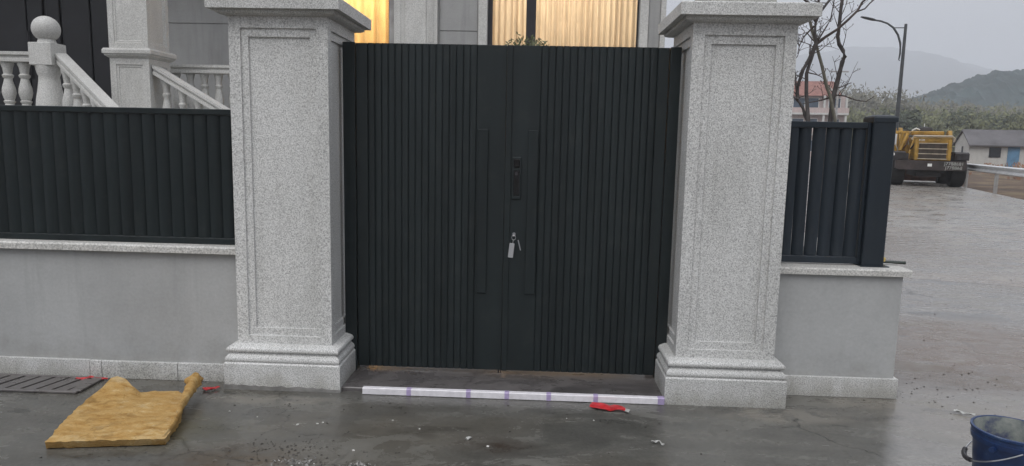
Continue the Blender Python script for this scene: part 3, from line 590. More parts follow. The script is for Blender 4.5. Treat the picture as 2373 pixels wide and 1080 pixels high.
sapling('bare sapling with several thin forked trunks close behind the granite pillar', (3.08, 8.2),
    [(8.2, [(3.08, 0), (3.09, 1.0), (3.073, 1.791), (3.052, 1.938), (3.030, 2.2), (3.019, 2.424), (3.042, 2.568), (3.085, 2.76), (3.057, 2.879), (3.076, 2.997), (3.107, 3.092), (3.17, 3.197), (3.257, 3.305), (3.4, 3.6), (3.45, 4.2), (3.5, 4.8)], .026, .009),
     (8.21, [(3.09, 1.75), (3.084, 1.841), (3.03, 1.96), (3.000, 2.03), (2.93, 2.15), (2.90, 2.28), (2.85, 2.6), (2.80, 3.1)], .021, .009),
     (8.22, [(2.935, 2.13), (2.938, 2.277), (2.964, 2.447), (3.026, 2.592), (3.086, 2.751)], .020, .018)],
    [(8.2, [(3.09, 2.745), (3.2, 2.833), (3.313, 2.916), (3.424, 3.026), (3.511, 3.121), (3.574, 3.216), (3.618, 3.263), (3.72, 3.36), (3.8, 3.5)], .017, .008), (8.2, [(3.503, 3.107), (3.604, 3.146), (3.647, 3.203), (3.713, 3.265), (3.80, 3.32)], .009, .005),
     (8.2, [(3.023, 2.433), (3.136, 2.416), (3.202, 2.388)], .008, .004), (8.2, [(3.107, 2.784), (3.19, 2.952), (3.232, 3.023), (3.239, 3.235), (3.26, 3.4)], .009, .004), (8.2, [(3.059, 2.784), (2.98, 2.878), (2.895, 2.843)], .008, .004), (8.2, [(3.055, 2.95), (2.959, 2.83), (2.918, 2.734), (2.892, 2.638)], .010, .004),
     (8.2, [(3.06, 3.0), (2.95, 3.2), (2.7, 3.4), (2.5, 3.7)], .014, .006), (8.2, [(3.1, 3.1), (3.05, 3.4), (2.9, 3.8)], .014, .006)], 10)
tag(MB().tube([(3.05, 8.36, 3.06), (3.142, 8.35, 2.781), (3.234, 8.36, 2.539), (3.318, 8.38, 2.296), (3.376, 8.40, 2.188), (3.75, 8.46, .95), (4.00, 8.50, .0)], [.017, .018, .018, .019, .019, .021, .022], 8).build('support_stake', 'stake_wood', None, True), 'straight slanting wooden stake propping the forked sapling', 'stake')

# ------------------------------------------------------------------ things on the ground
# yellow insulation slab
def bez(pts, n_):
    pts = [Vector(p) for p in pts]; o = []; L_ = [0]
    for a, b_ in zip(pts[:-1], pts[1:]): L_.append(L_[-1]+(b_-a).length)
    for i in range(n_+1):
        s_ = L_[-1]*i/n_; k = max(j for j in range(len(pts)-1) if L_[j] <= s_+1e-9); t = (s_-L_[k])/(L_[k+1]-L_[k]); o.append(pts[k].lerp(pts[k+1], t))
    return o
lft = bez([(-2.452, 3.208, .045), (-2.549, 3.531, .055), (-2.600, 3.80, .062), (-2.604, 3.901, .070)], 44)
rgt = bez([(-1.893, 3.299, .046), (-1.900, 3.36, .052), (-1.936, 3.54, .060), (-1.985, 3.66, .060), (-2.08, 3.86, .056), (-2.145, 3.935, .055)], 44)
back = bez([(-2.604, 3.901, .070), (-2.560, 3.93, .115), (-2.525, 3.94, .125), (-2.47, 3.925, .120), (-2.405, 3.89, .095), (-2.36, 3.892, .057), (-2.271, 3.93, .055), (-2.145, 3.935, .055)], 60)
NU, NV = 60, 44; top = []
from mathutils import noise as mn
for j in range(NV+1):
    row = []; s_ = j/NV
    for i in range(NU+1):
        t = i/NU; base = lft[j].lerp(rgt[j], t); flat = lft[NV].lerp(rgt[NV], t); off = (back[i]-flat)*max(0, (s_-.55)/.45)**1.6
        p = base+off
        edge = min(t, 1-t, s_+.02)*8; p.z += (mn.fractal(p*5, .6, 2, 3)*.010 + abs(mn.noise(Vector((p.x*8, p.y*20, 2))))*.006 + mn.fractal(p*30, .6, 2, 3)*.002)*min(1, edge+.25) - .004*math.exp(-edge*3)
        if 0 < j < NV and i in (0, NU): p.x += mn.noise(p*25)*.014+mn.noise(p*70)*.006
        if j == 0: p.y += mn.noise(p*20)*.012+mn.noise(p*60)*.006
        row.append(p)
    top.append(row)
q = MB(); vs = [p for r_ in top for p in r_] + [Vector((p.x+(.006 if i == 0 else -.006 if i == NU else 0), p.y+(.022 if j == 0 else 0), .002)) for j, r_ in enumerate(top) for i, p in enumerate(r_)]
n1 = (NU+1)*(NV+1); fs = []
for j in range(NV):
    for i in range(NU):
        a = j*(NU+1)+i; fs += [(a, a+1, a+NU+2, a+NU+1), (n1+a, n1+a+NU+1, n1+a+NU+2, n1+a+1)]
for i in range(NU): fs += [(i, n1+i, n1+i+1, i+1), (NV*(NU+1)+i, NV*(NU+1)+i+1, n1+NV*(NU+1)+i+1, n1+NV*(NU+1)+i)]
for j in range(NV):
    a, b_ = j*(NU+1), (j+1)*(NU+1); fs += [(a, b_, n1+b_, n1+a), (a+NU, n1+a+NU, n1+b_+NU, b_+NU)]
q.add(vs, fs)
ins_ = thing('insulation_slab', 'torn ochre yellow insulation slab lying on the wet concrete by the long low wall', 'insulation', (-2.25, 3.55, 0))
o = q.build('board', 'insulation', ins_, True, (2.25, -3.55, 0))
# the curled-up strip along the edge
path = [(-1.905, 3.325, .035), (-1.915, 3.42, .050), (-1.95, 3.56, .058), (-2.00, 3.68, .064), (-2.03, 3.80, .075), (-2.055, 3.90, .090), (-2.075, 3.98, .100), (-2.083, 4.02, .100)]
pp = bez(path, 30); rs = []
for k, p in enumerate(pp):
    t = k/30; ra_, rb_ = (.008+.036*t*t)*(1+.45*mn.noise(Vector((k*.45, 0, 3)))), (.016+.028*t*t)*(1+.35*mn.noise(Vector((k*.5, 5, 1))))
    d = (pp[min(k+1, 30)]-pp[max(k-1, 0)]).normalized(); sdv = d.cross(Vector((0, 0, 1))).normalized(); up = sdv.cross(d)
    rs.append([p-Vector((2*0-0, 0, 0)) + sdv*ra_*math.cos(a)*(1+.6*mn.noise(p*22+Vector((a*.8, 0, 0)))) + up*rb_*math.sin(a) for a in np.linspace(0, 2*math.pi, 13)[:-1]])
MB().rings(rs).build('curled_edge', 'insulation', ins_, True, (2.25, -3.55, 0))

# drain cover
dc = thing('drain_cover', 'concrete drain cover with slanting slots at the foot of the long low wall', 'drain cover', (-3.16, 4.10, 0))
MB().box(-.62, .36, -.13, .12, .003, .006).build('slot_shade', 'slot_shade_paint', dc)  # flat near-black plate, painted in place of the shade inside the slots
q = MB(); q.box(-.62, .36, -.15, -.12, .002, .016, .003); q.box(-.62, .36, .105, .125, .002, .016, .003); q.box(.30, .37, -.119, .104, .002, .016, .003); q.build('frame', 'slab_concrete', dc)
for k in range(9):
    x = -.60+.1*k; q = MB(); q.prism([(x, -.119), (x+.078, -.119), (x+.141, .104), (x+.063, .104)], 'z', .0062, .0125+random.uniform(-.001, .001)); q.build('bar', 'slab_concrete', dc)

# white trim strip with purple tape
st = thing('trim_strip', 'long white plastic trim strip bound with purple tape lying along the gate threshold', 'trim strip', (-1.074, 4.118, 0), math.atan2(-.0, 1))
Ls = 1.872
MB().prism([(0, .004), (.036, .004), (.040, .038), (.034, .044), (.004, .044), (0, .040)], 'x', 0, .905).build('strip', 'white_plastic', st)
MB().prism([(0, .004), (.036, .004), (.040, .038), (.034, .044), (.004, .044), (0, .040)], 'x', .908, Ls).build('strip', 'white_plastic', st)
for x in (.292, .665, .905, 1.165, 1.455, 1.862):
    MB().prism([(-.0015, .003), (.0375, .003), (.0415, .0385), (.035, .0455), (.003, .0455), (-.0015, .041)], 'x', x-.014-(.012 if x > 1.8 else 0), x+.014).build('tape', 'purple_tape', st)

# red plastic scraps
def scrap(label, cx, cy, ln, wd, rz, seed, mats=('red_plastic',), grp=None):
    random.seed(seed); q = MB(); n_ = 9; vs = []
    for i in range(n_+1):
        for j in range(4):
            t = i/n_; u = j/3-.5; ww = wd*(.55+.45*math.sin(math.pi*min(1, t*1.1+.1)))*(1+random.uniform(-.15, .15))
            vs.append((ln*(t-.5), u*ww+.01*math.sin(t*7+seed), .006+.010*abs(math.sin(t*6+j*1.3+seed))+random.uniform(0, .004)))
    q.add(vs, [(i*4+j, (i+1)*4+j, (i+1)*4+j+1, i*4+j+1) for i in range(n_) for j in range(3)])
    nv = len(q.v); q.v += [(x, y, z-.002) for x, y, z in q.v]; q.f += [tuple(v+nv for v in f[::-1]) for f in q.f]; q.mi += [0]*(len(q.f)-len(q.mi))
    if len(mats) > 1:
        for k, f in enumerate(q.f):
            if all(q.v[v][0] > ln*.30 for v in f): q.mi[k] = 1
    o = q.build('plastic_scrap', list(mats) if len(mats) > 1 else mats[0], None, True, (cx, cy, 0), (0, 0, rz)); return tag(o, label, 'scrap', grp)
scrap('torn red plastic scrap with a grey end below the white trim strip', .46, 4.02, .24, .095, R(-20), 3, ('red_plastic', 'grey_paper'))
scrap('crumpled red plastic strip against the skirting behind the insulation slab', -2.86, 4.20, .20, .035, R(3), 5)
scrap('small red plastic scrap under the curled end of the insulation slab', -2.03, 4.10, .10, .04, R(20), 8)
random.seed(21)
# blue bucket
bk = thing('bucket', 'dirty blue plastic bucket with folded wire handle standing on the road edge', 'bucket', (2.158, 3.052, 0))
MB().lathe(0, 0, [(.128, .002), (.130, .012), (.152, .300), (.153, .302), (.160, .303), (.163, .325), (.158, .327), (.157, .345), (.166, .350), (.166, .360), (.158, .362), (.154, .358), (.150, .30)], 40, True, False).build('shell', 'bucket_blue', bk, True)
MB().lathe(0, 0, [(.1535, .3585), (.149, .30), (.140, .20), (.130, .05), (.0, .045)], 40, False, False).build('lining', 'bucket_inside', bk, True)
q = MB()
for s_ in (1,):
    a = R(212); q.tube([(.160*math.cos(a), .160*math.sin(a), .30), (.182*math.cos(a), .182*math.sin(a), .30)], .012, 10)
q.build('handle_lug', 'bucket_blue', bk)
hp = []
for t in np.linspace(0, 1, 22):
    a = R(248) - t*R(180)
    hp.append((.176*math.cos(a), .176*math.sin(a), .315-.115*math.sin(math.pi*t)))
MB().tube(hp, .0032, 6).build('handle', 'steel', bk)
a0 = 10; MB().tube(hp[8:14], .011, 10).build('grip', 'frame_dark', bk)
# brush on the coping
br_ = thing('brush', 'dark green handled brush lying on the coping behind the corner fence post', 'brush', (2.27, 4.57, .842), R(-12))
MB().rings([[(x, .013*s_*math.cos(a), .018+.010*math.sin(a)) for a in np.linspace(0, 6.283, 9)[:-1]] for x, s_ in ((-.02, 1.0), (.0, 1.3), (.06, 1.6), (.105, 1.4), (.128, .6))]).build('handle', 'brush_handle', br_, True)
MB().box(-.10, -.0, -.018, .018, .018, .046, .004).build('bristles', 'brush_yellow', br_, rot=(0, R(8), 0))
# litter
def chip(x, y, s_, name, mat, label, cat, grp):
    q = MB(); bm = bmesh.new(); bmesh.ops.create_icosphere(bm, subdivisions=1, radius=1)
    for v in bm.verts: v.co = Vector((v.co.x*s_*random.uniform(.7, 1.3), v.co.y*s_*random.uniform(.6, 1.1), v.co.z*s_*random.uniform(.35, .7)+s_*.45))
    bm.verts.index_update(); q.add([v.co[:] for v in bm.verts], [[v.index for v in f.verts] for f in bm.faces]); bm.free()
    return tag(q.build(name, mat, None, False, (x, y, 0), (0, 0, random.uniform(0, 6))), label, cat, grp)

for x, y, s_ in ((-.236, 3.441, .010), (-.629, 3.631, .006), (-.801, 3.734, .006), (-.919, 3.336, .008), (-1.311, 3.627, .009), (-1.208, 3.648, .008), (-1.183, 3.669, .006), (-1.575, 3.712, .006), (-1.765, 3.777, .006), (.193, 3.856, .004), (.349, 3.839, .006)):
    chip(x, y, s_, 'plaster_chip', 'chip_white', 'small white plaster chip on the wet concrete before the gate', 'chip', 'white plaster chips')
chip(-.347, 3.527, .017, 'plastic_lump', 'grey_paper', 'translucent grey lump on the dark concrete before the gate', 'lump', None)
chip(-.444, 4.452, .011, 'plastic_cap', 'white_paint', 'small white plastic cap on the threshold under the gate', 'plastic cap', None)  # this one is a white plastic cap, shaped as a rough lump
q = MB()
for k in range(520):
    c_ = random.choice(((-1.15, 3.18, .16, .05), (-1.28, 3.36, .12, .05), (-1.30, 3.91, .28, .05), (-1.1, 3.25, .3, .15), (2.9, 4.7, .35, .2), (-.6, 3.5, 1.2, .45), (2.6, 4.4, .25, .15), (4.5, 8, 2, 3)))
    x, y = random.gauss(c_[0], c_[2]), random.gauss(c_[1], c_[3]); r_ = random.choice((.003, .004, .005, .006, .009))*(1 if y < 6 else 1.5)
    if abs(y-4.2) < .12 and x < 2.2: continue
    vs = [Vector((random.gauss(0, 1), random.gauss(0, 1), random.gauss(0, 1))).normalized()*r_*random.uniform(.7, 1.2) for _ in range(4)]
    o_ = Vector((x, y, r_*.15)); q.add([o_+Vector((r_, 0, 0)), o_+Vector((-.5*r_, .8*r_, 0)), o_+Vector((-.5*r_, -.8*r_, 0)), o_+Vector((random.gauss(0, .3)*r_, 0, r_*.55)), o_-Vector((0, 0, r_*.5))], [(0, 1, 3), (1, 2, 3), (2, 0, 3), (1, 0, 4), (2, 1, 4), (0, 2, 4)])
tag(q.build('grit', 'crumb'), 'dark grit and crumbs scattered over the wet concrete', 'grit', kind='stuff')
def rubble(label, cx, cy, sx_, n_):
    q = MB()
    for k in range(n_):
        x, y = random.gauss(0, sx_), random.gauss(0, sx_*.35); r_ = random.uniform(.004, .012); z = r_*.6+max(0, .014-abs(x)*.1)
        q.cur = 0 if random.random() < .25 else 1
        q.add([Vector((x, y, z))+Vector((random.uniform(-1, 1), random.uniform(-1, 1), random.uniform(-.6, .6)))*r_*1.2 for _ in range(4)], [(0, 1, 2), (0, 2, 3), (0, 3, 1), (1, 3, 2)])
    o = q.build('rubble_pile', ['chip_white', 'mortar'], None, False, (cx, cy, 0)); return tag(o, label, 'rubble', kind='stuff')
rubble('low heap of grey mortar crumbs mixed with brown silt', -1.16, 3.165, .06, 60); rubble('small heap of white plaster rubble on the wet concrete', -.84, 3.155, .03, 45)
scrap('twisted strip of pale paper on the road beside the bucket', 2.62, 4.14, .11, .025, R(-30), 13, ('grey_paper',)); random.seed(33)
scrap('thin dry leaf lying on the wet concrete before the pillar', .671, 3.552, .075, .016, R(-35), 17, ('grey_paper',)); random.seed(34)

# ------------------------------------------------------------------ wheel loader on the road
ld = thing('wheel_loader', 'old yellow wheel loader seen from behind on the wet road', 'loader', (16.46, 30.05, 0), R(-20))
q = MB(); q.prism([(-1.30, 1.10), (1.30, 1.10), (1.30, .76), (1.15, .70), (-1.15, .70), (-1.30, .76)], 'y', 0, .55); q.build('counterweight', 'counterweight_paint', ld)
q = MB(); q.box(-.45, .45, .30, 3.2, .42, .70); q.build('chassis', 'loader_black', ld)
hd = MB(); hd.box(-.60, .74, .12, 2.1, 1.101, 2.08, .03); hood = hd.build('hood', 'loader_yellow', ld)
MB().box(-.46, .56, .105, .119, 1.18, 1.84).build('grille', 'loader_grille', hood)
for z in (1.18, 1.39, 1.60, 1.83): MB().box(-.49, .59, .085, .104, z-.018, z+.018).build('grille_bar', 'slat_pale', hood)
for x in (-.55, .66): MB().box(x-.06, x+.06, .06, .118, 1.12, 1.98, .01).build('grille_post', 'loader_yellow', hood)
MB().box(-.15, .30, .085, .118, 1.90, 2.03, .008).build('badge_panel', 'loader_yellow', hood)
MB().tube([(-.75, .10, 1.98), (-.70, .06, 2.13), (.70, .06, 2.13), (.80, .10, 2.05), (.80, .12, 1.9)], .04, 8).build('guard_bar', 'slat_pale', hood)
for x, y0 in ((-1.13, .95), (1.13, .95), (-1.13, 3.75), (1.13, 3.75)):
    wv = MB(); wv.rings([[(x+dx, y0+r_*math.cos(a), .68+r_*math.sin(a)) for a in np.linspace(0, 2*math.pi, 25)[:-1]] for dx, r_ in ((-.27, .42), (-.28, .57), (-.24, .66), (-.14, .68), (.14, .68), (.24, .66), (.28, .57), (.27, .42))]); wh = wv.build('wheel', 'tyre', ld, True)
    MB().rings([[(x+dx, y0+r_*math.cos(a), .68+r_*math.sin(a)) for a in np.linspace(0, 2*math.pi, 21)[:-1]] for dx, r_ in ((-.25, .10), (-.20, .14), (-.17, .36), (-.235, .40), (.235, .40), (.17, .36), (.20, .14), (.25, .10))]).build('rim', 'rim', wh, True)
for s_ in (-1, 1):
    q = MB(); q.prism([(.20, 1.14), (.20, 1.42), (.45, 1.48), (1.7, 1.48), (1.9, 1.2), (1.85, 1.2), (1.6, 1.40), (.5, 1.40), (.30, 1.34), (.30, 1.14)], 'x', s_*.92, s_*1.42); q.build('mudguard', 'loader_black', ld)
MB().box(-1.36, -.80, .22, .34, 1.105, 1.40).build('battery_box', 'loader_black', ld)
cb = MB()
for (x, y) in ((-.85, 2.15), (.55, 2.15), (-.85, 3.05), (.55, 3.05)): cb.box(x-.045, x+.045, y-.045, y+.045, 1.2, 2.28)
cb.box(-.9, .6, 2.1, 3.1, 1.19, 1.30); cb.box(-.89, .59, 2.12, 2.16, 1.31, 1.75); cb.build('cab_frame', 'loader_yellow', ld)
MB().box(-.55, .75, 2.12, 3.05, 2.20, 2.38, .03).build('tank', 'loader_yellow', ld)
MB().rings([[(.02+s_*.33*math.cos(a), 2.5+.3*s_*math.sin(a), z) for a in np.linspace(0, 6.283, 13)[:-1]] for s_, z in ((1, 2.38), (1, 2.46), (.85, 2.54), (.4, 2.58))]).build('air_filter', 'loader_black', ld, True)
MB().tube([(.0, 2.5, 2.55), (.0, 2.5, 2.72)], .018, 6).build('aerial', 'white_paint', ld)
MB().tube([(-.5, 2.3, 2.40), (-.35, 2.25, 2.50), (-.2, 2.3, 2.44)], .035, 6).build('hose', 'white_paint', ld)
for x in (-1.22, -.98): MB().prism([(1.5, 1.2), (1.75, 1.15), (2.2, 2.30), (3.9, 1.2), (3.9, 1.5), (2.3, 2.52), (2.0, 2.48)], 'x', x-.07, x+.07).build('lift_arm', 'loader_yellow', ld)
MB().prism([(1.5, 1.2), (1.75, 1.15), (2.2, 2.30), (3.9, 1.2), (3.9, 1.5), (2.3, 2.42), (2.0, 2.40)], 'x', .88, 1.02).build('lift_arm', 'loader_yellow', ld)
MB().tube([(-.80, .55, 1.15), (-.55, .75, 2.10)], .055, 8).build('lift_cylinder', 'loader_yellow', ld); MB().tube([(-1.05, 1.0, 1.5), (-.80, 1.2, 2.25)], .06, 8).build('lift_cylinder', 'loader_yellow', ld)
for x_, y_ in ((-1.20, 1.35), (-.98, 1.25), (-.78, 1.45)): MB().box(x_-.06, x_+.06, y_, y_+.14, 1.30, 2.30, .01).build('boom_post', 'loader_yellow', ld)
MB().box(-1.27, -.70, 1.40, 1.52, 2.24, 2.36, .015).build('boom_crosshead', 'loader_yellow', ld)
MB().tube([(-.72, .62, 1.55), (-.60, .50, 1.80), (-.50, .35, 2.0)], .03, 6).build('hydraulic_hose', 'loader_black', ld); MB().tube([(-1.0, 1.1, 1.5), (-.85, .9, 1.75), (-.75, .9, 2.1)], .03, 6).build('hydraulic_hose', 'loader_rust', ld)
MB().prism([(3.6, .1), (4.9, .08), (5.0, .2), (4.2, 1.15), (3.7, 1.1)], 'x', -1.35, 1.35).build('bucket', 'loader_rust', ld)
q = MB(); q.tube([(-1.12, 1.2, 1.5), (-1.32, 1.0, 1.95), (-1.30, 1.0, 2.25)], .018, 6); q.box(-1.38, -1.22, .98, 1.02, 1.75, 2.22, .01); q.build('mirror', 'galvanised', ld)
MB().lathe(-1.40, .15, [(.02, 1.28), (.06, 1.30), (.06, 1.38), (.02, 1.41)], 10).build('tail_lamp', 'white_paint', ld); MB().box(-.10, .06, -.012, -.001, .86, .98).build('reflector', 'white_paint', ld)
MB().tube([(1.02, .3, 1.15), (1.02, .3, 1.42)], .14, 10).build('fuel_cap', 'loader_black', ld)
def text(body, size, loc, par, mat, name, label):
    cu = bpy.data.curves.new(name, 'FONT'); cu.body = body; cu.size = size; cu.extrude = .002; cu.align_x = 'CENTER'; cu.materials.append(M[mat])
    tmp = bpy.data.objects.new(name+'_tmp', cu); C.objects.link(tmp); bpy.context.view_layer.update(); me = bpy.data.meshes.new_from_object(tmp.evaluated_get(bpy.context.evaluated_depsgraph_get())); bpy.data.objects.remove(tmp)
    o = bpy.data.objects.new(name, me); C.objects.link(o); o.parent = par; o.location = loc; o.rotation_euler = (R(90), 0, 0); tag(o, label); return o
text('J7788681', .19, (.86, -.006, .93), ld, 'slat_white', 'number_lettering', 'white stencilled number'); text('J778868', .19, (.86, -.006, .76), ld, 'slat_white', 'number_lettering', 'white stencilled number')
text('FOR', .12, (-.38, .082, 1.92), hood, 'white_paint', 'badge_lettering', 'white badge lettering')

# ------------------------------------------------------------------ street lamp
sl = thing('street_lamp', 'grey street lamp with a curved arm beyond the wheel loader', 'street lamp', (17.86, 36.0, 0), R(6))
MB().rings([[(r_*math.cos(a), r_*math.sin(a), z) for a in np.linspace(0, 6.283, 13)[:-1]] for r_, z in ((.16, 0), (.16, .3), (.12, .32), (.065, 7.68))]).build('pole', 'lamp_grey', sl, True)
arm = [(-.14, 0, 5.9), (-.20, 0, 5.95), (-.16, 0, 6.25), (-.20, 0, 6.75), (-.36, 0, 7.15), (-.62, 0, 7.48), (-.95, 0, 7.68), (-1.30, 0, 7.78), (-1.65, 0, 7.82)]
MB().tube(arm, [.02, .03, .045, .05, .05, .05, .045, .045, .04], 8).build('arm', 'lamp_grey', sl, True); MB().tube([(0, 0, 7.50), (-.58, 0, 7.48)], .025, 6).build('brace', 'lamp_grey', sl)
MB().rings([[(x, w_*math.cos(a)*.16, z+h_*math.sin(a)*.05) for a in np.linspace(0, 6.283, 11)[:-1]] for x, w_, h_, z in ((-1.60, .5, .9, 7.82), (-1.72, .8, 1.3, 7.84), (-2.05, 1, 1.1, 7.90), (-2.30, .7, .6, 7.95))]).build('lamp_head', 'lamp_grey', sl, True)

# ------------------------------------------------------------------ guardrail along the road edge
gr = thing('guardrail', 'galvanised corrugated guardrail along the road edge', 'guardrail', (17.35, 27.0, 0), -ra)
WP = [(0, .0), (.045, .03), (.045, .08), (.0, .13), (.0, .17), (.045, .22), (.045, .27), (.0, .31)]
for k in range(8):
    y0 = -17+4.32*k; q = MB(); P_ = [(-x-.06, .70+z) for x, z in WP] + [(-x-.054, .70+z) for x, z in WP[::-1]]
    q.prism(P_, 'y', y0, y0+4.30); q.build('beam', 'galvanised', gr, True)
    MB().lathe(.05, y0+.5+(-.4), [(.07, -.06), (.07, .95)], 12).build('post', 'post_weathered', gr, True)
    MB().box(-.058, -.018, y0+.02, y0+.18, .75, .96).build('spacer', 'galvanised', gr)

# ------------------------------------------------------------------ verge
q = MB(); nx_, ny_ = 60, 90; vs = []
for j in range(ny_+1):
    for i in range(nx_+1):
        s_ = .3+i/nx_*26; t = -25+j/ny_*95; x = rn[0]*(edge_d+s_)+rd[0]*t*1.0; y = rn[1]*(edge_d+s_)+rd[1]*(t)+0
        z = -.05+min(1, s_/2)*(.10*mn.fractal(Vector((x*.6, y*.6, 0)), .8, 2, 5)+.04) - .02
        vs.append((x, y, z))
q.add(vs, [(j*(nx_+1)+i, j*(nx_+1)+i+1, (j+1)*(nx_+1)+i+1, (j+1)*(nx_+1)+i) for j in range(ny_) for i in range(nx_)])
tag(q.build('verge', 'earth', None, True), 'bare brown earth verge beyond the guardrail', 'verge', kind='structure')
def leaves(q, c, rx, ry, rz, n_, size, tall=1.0):
    for _ in range(n_):
        d = Vector((random.gauss(0, 1), random.gauss(0, 1), random.gauss(0, 1))).normalized()*random.random()**.4
        p = Vector((c[0]+d.x*rx, c[1]+d.y*ry, c[2]+d.z*rz)); a = Vector((random.gauss(0, 1), random.gauss(0, 1), random.gauss(0, 1))).normalized(); b_ = a.orthogonal().normalized()
        s_ = size*random.uniform(.5, 1.2); a = a*s_; b_ = b_*s_*.55; a.z *= tall
        q.add([p-a, p+b_, p+a, p-b_], [(0, 1, 2, 3)])
q = MB(); random.seed(5)
for k in range(70): t = random.uniform(28, 60); s_ = random.uniform(3, 22); leaves(q, (rn[0]*(edge_d+s_)+rd[0]*t, rn[1]*(edge_d+s_)+rd[1]*t, .35), .9, .9, .45, 45, .16, 1.6)
tag(q.build('brushwood', 'dead_brush'), 'reddish brown dead brushwood before the white cottage', 'brushwood', kind='stuff')

# ------------------------------------------------------------------ white cottage
ct = thing('cottage', 'single storey white cottage with grey roof and blue doors beyond the guardrail', 'house', (39.9, 64.5, 0), R(-9))
cw = MB(); cw.prism([(0, 0), (3.0, 0), (3.0, 2.15), (1.5, 3.3), (0, 2.15)], 'x', -1.2, 14); cw.build('wall', 'cream_render', ct)
MB().prism([(-.35, 1.92), (1.5, 3.34), (1.5, 3.45), (-.35, 2.03)], 'x', -1.35, 14.2).build('roof', 'grey_tile', ct); MB().prism([(3.35, 1.92), (1.5, 3.341), (1.5, 3.449), (3.35, 2.03)], 'x', -1.35, 14.2).build('roof', 'grey_tile', ct)
def cwin(x, z0, z1, wd, mat, name):
    f = MB().box(x, x+wd, -.05, -.001, z0, z1).build(name, mat, ct)
    MB().box(x-.09, x+wd+.09, -.07, -.002, z1+.001, z1+.08).build('lintel', 'cream_render', f)
    if name == 'door': MB().box(x+.08, x+wd-.08, -.065, -.051, z0+.1, (z0+z1)/2).build('door_panel', 'blue_paint', f)
    else: MB().box(x+.06, x+wd-.06, -.06, -.051, z0+.06, z1-.06).build('pane', 'dark_glass', f)
cwin(.45, .95, 1.85, .95, 'frame_dark', 'window'); cwin(1.95, .05, 1.95, .95, 'blue_paint', 'door'); cwin(3.6, .85, 1.90, 1.3, 'blue_paint', 'window'); cwin(6.4, .05, 1.95, .95, 'blue_paint', 'door')
MB().box(-1.25, -1.201, 1.2, 1.45, .9, 1.9).build('side_window', 'dark_glass', ct)

# ------------------------------------------------------------------ pink house with red roof
ph_ = thing('village_house', 'pink three storey village house with red tiled roof behind the saplings', 'house', (37.2, 105, 0), R(-8))
MB().box(-6, 7.0, 0, 9, 0, 8.9).build('wall', 'pink_render', ph_)
MB().prism([(-.7, 8.9), (4.5, 11.4), (9.7, 8.9)], 'x', -6.6, 6.2).build('roof', 'red_tile', ph_)
MB().prism([(6.6, 8.901), (4.5, 8.901), (4.5, 10.6)][::-1], 'y', 1, 8).build('gable', 'cream_render', ph_)
for z in (3.2, 6.15): MB().box(-6.2, 7.25, -1.0, -.001, z, z+.28, .03).build('balcony', 'white_render', ph_)
for z in (3.48, 6.43): MB().box(-6.2, 7.25, -.98, -.90, z, z+.75).build('parapet', 'pink_render', ph_)
for z in (.8, 3.9, 6.9):
    for x in (-4.8, -2.6, -.3, 1.6, 4.6):
        f = MB().box(x, x+1.7, -.06, -.001, z, z+1.75).build('window', 'white_paint', ph_); MB().box(x+.08, x+1.62, -.07, -.061, z+.08, z+1.67).build('pane', 'shutter_blue', f)
for x in (-5.9, 3.75, 6.75): MB().box(x, x+.28, -.9, -.62, 0, 8.899).build('pillar', 'white_render', ph_)

# utility pole in front of it
up_ = thing('utility_pole', 'thin concrete utility pole before the pink village house', 'pole', (30.5, 74, 0))
MB().lathe(0, 0, [(.16, 0), (.10, 9.6)], 8).build('pole', 'post_weathered', up_); MB().box(-.9, .9, -.05, .05, 9.2, 9.32).build('crossarm', 'post_weathered', up_)

# ------------------------------------------------------------------ woods
random.seed(11)
def bg_tree(label, x, y, h, rx, mat, n_=420, sz=.42):
    t = thing('background_tree', label, 'tree', (x, y, 0), 0, 'trees along the foot of the hills')
    MB().tube([(0, 0, -.1), (random.uniform(-.2, .2), 0, h*.4), (0, 0, h*.8)], [.2, .15, .05], 6).build('trunk', 'bark', t)
    q = MB()
    for k in range(9):
        a = random.uniform(0, 6.28); r_ = rx*random.uniform(.2, .75); leaves(q, (r_*math.cos(a), r_*math.sin(a), h*random.uniform(.35, .86)), rx*.5, rx*.5, h*.15, n_//9, sz)
    q.build('crown', mat, t)
for x, y, h, r_ in ((58, 122, 8.6, 2.6), (61, 124, 8.2, 2.8), (69, 122, 9.1, 3.2), (72.5, 121, 9.7, 3.4), (75.5, 124, 8.7, 3), (80, 122, 8.2, 3.2), (84, 123, 8.5, 3)): bg_tree('dark rounded tree in the olive belt before the hills', x, y, h, r_, 'foliage_dark')
for x, y, h, r_, lb in ((53, 104, 7.2, 2.0, 'slim dark tree standing closest to the pink house'), (56, 108, 7.8, 2.0, 'slim dark tree between the pink house and the street lamp')): bg_tree(lb, x, y, h, r_, 'foliage_dark')
q = MB(); random.seed(12)
for k in range(330):
    x = random.uniform(34, 135); y = random.uniform(112, 150)+.15*abs(x-70); h = random.uniform(6.6, 9.2)*(y/125); leaves(q, (x, y, h*.52), 2.3, 2.3, h*.50, 150, .40, 1.9)
tag(q.build('woodland', 'foliage_olive'), 'belt of olive green bamboo and young trees before the hills', 'woodland', kind='stuff')
q = MB()
for k in range(420):
    x = random.uniform(50, 240); y = random.uniform(215, 270); top_ = np.interp(x, [50, 95, 112, 126, 150, 240], [21, 22, 21.5, 18.5, 17, 16])*(y/235)*random.uniform(.85, 1.03); leaves(q, (x, y, top_*.55), 4.0, 4.0, top_*.46, 210, .62, 1.5)
tag(q.build('far_woodland', 'foliage_grey'), 'hazy brownish bare wood rising behind the olive belt', 'woodland', kind='stuff')
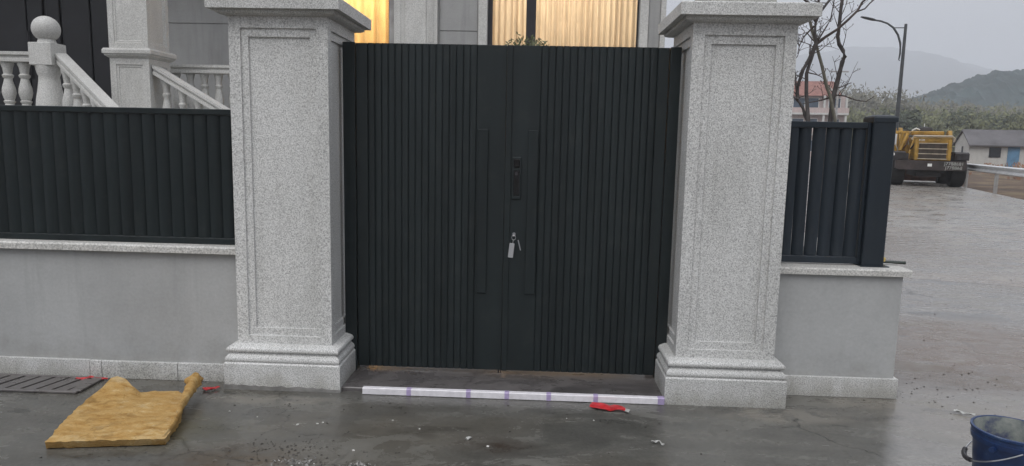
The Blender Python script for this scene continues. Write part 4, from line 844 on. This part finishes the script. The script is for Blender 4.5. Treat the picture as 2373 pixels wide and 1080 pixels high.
# ------------------------------------------------------------------ hills
def ridge(name, label, pts, y, depth, mat, nx_, amp, fr_):
    X = np.linspace(pts[0][0], pts[-1][0], nx_); Z = np.interp(X, [p[0] for p in pts], [p[1] for p in pts]); ker = np.hanning(max(3, nx_//22)); ker /= ker.sum(); Zp = np.pad(Z, len(ker)//2, mode='edge'); Z = np.convolve(Zp, ker, 'valid')[:nx_]
    q = MB(); ny_ = 44; vs = []
    for j in range(ny_+1):
        t = -1+2*j/ny_; pr = math.cos(t*math.pi/2)**1.2
        for i in range(nx_):
            x, yy = X[i], y+t*depth; z = Z[i]*pr; z += amp*(mn.fractal(Vector((x*fr_, yy*fr_, 0)), .7, 2.1, 6))*min(1, z/(amp*4+1e-6)); vs.append((x, yy, z-2.0*(1-pr)))
    q.add(vs, [(j*nx_+i, j*nx_+i+1, (j+1)*nx_+i+1, (j+1)*nx_+i) for j in range(ny_) for i in range(nx_-1)])
    return tag(q.build(name, mat, None, True), label, 'hill', kind='structure')
ridge('hill', 'dark wooded hill fading in the haze', [(120, 2), (165, 14), (190, 22), (216, 32), (230, 37), (243, 42.5), (252, 44.5), (264, 43.5), (300, 41), (380, 30), (460, 24), (560, 8)], 400, 90, 'forest_hill', 520, 3.0, .22)
ridge('mountain', 'pale distant mountain almost lost in the haze', [(-1200, 90), (-400, 190), (300, 230), (600, 262), (787, 286), (947, 312), (1123, 307), (1220, 276), (1287, 267), (1398, 229), (1600, 180), (2000, 150), (2600, 60)], 2300, 700, 'mountain', 260, 16, .004)

# ------------------------------------------------------------------ haze
m = bpy.data.materials.new('haze'); m.use_nodes = True; n = m.node_tree.nodes; l = m.node_tree.links
for k in list(n):
    if k.type != 'OUTPUT_MATERIAL': n.remove(k)
pv = n.new('ShaderNodeVolumePrincipled'); pv.inputs['Color'].default_value = (.81, .845, .90, 1); pv.inputs['Density'].default_value = .00080; pv.inputs['Anisotropy'].default_value = 0.0
l.new(pv.outputs[0], n['Material Output'].inputs['Volume']); m.cycles.homogeneous_volume = True if hasattr(m.cycles, 'homogeneous_volume') else False
M['haze'] = m
tag(MB().box(-4400, 4400, -4400, 4400, -1.1, 345).build('haze', 'haze'), 'thin grey damp air over the whole valley', 'haze', kind='stuff')
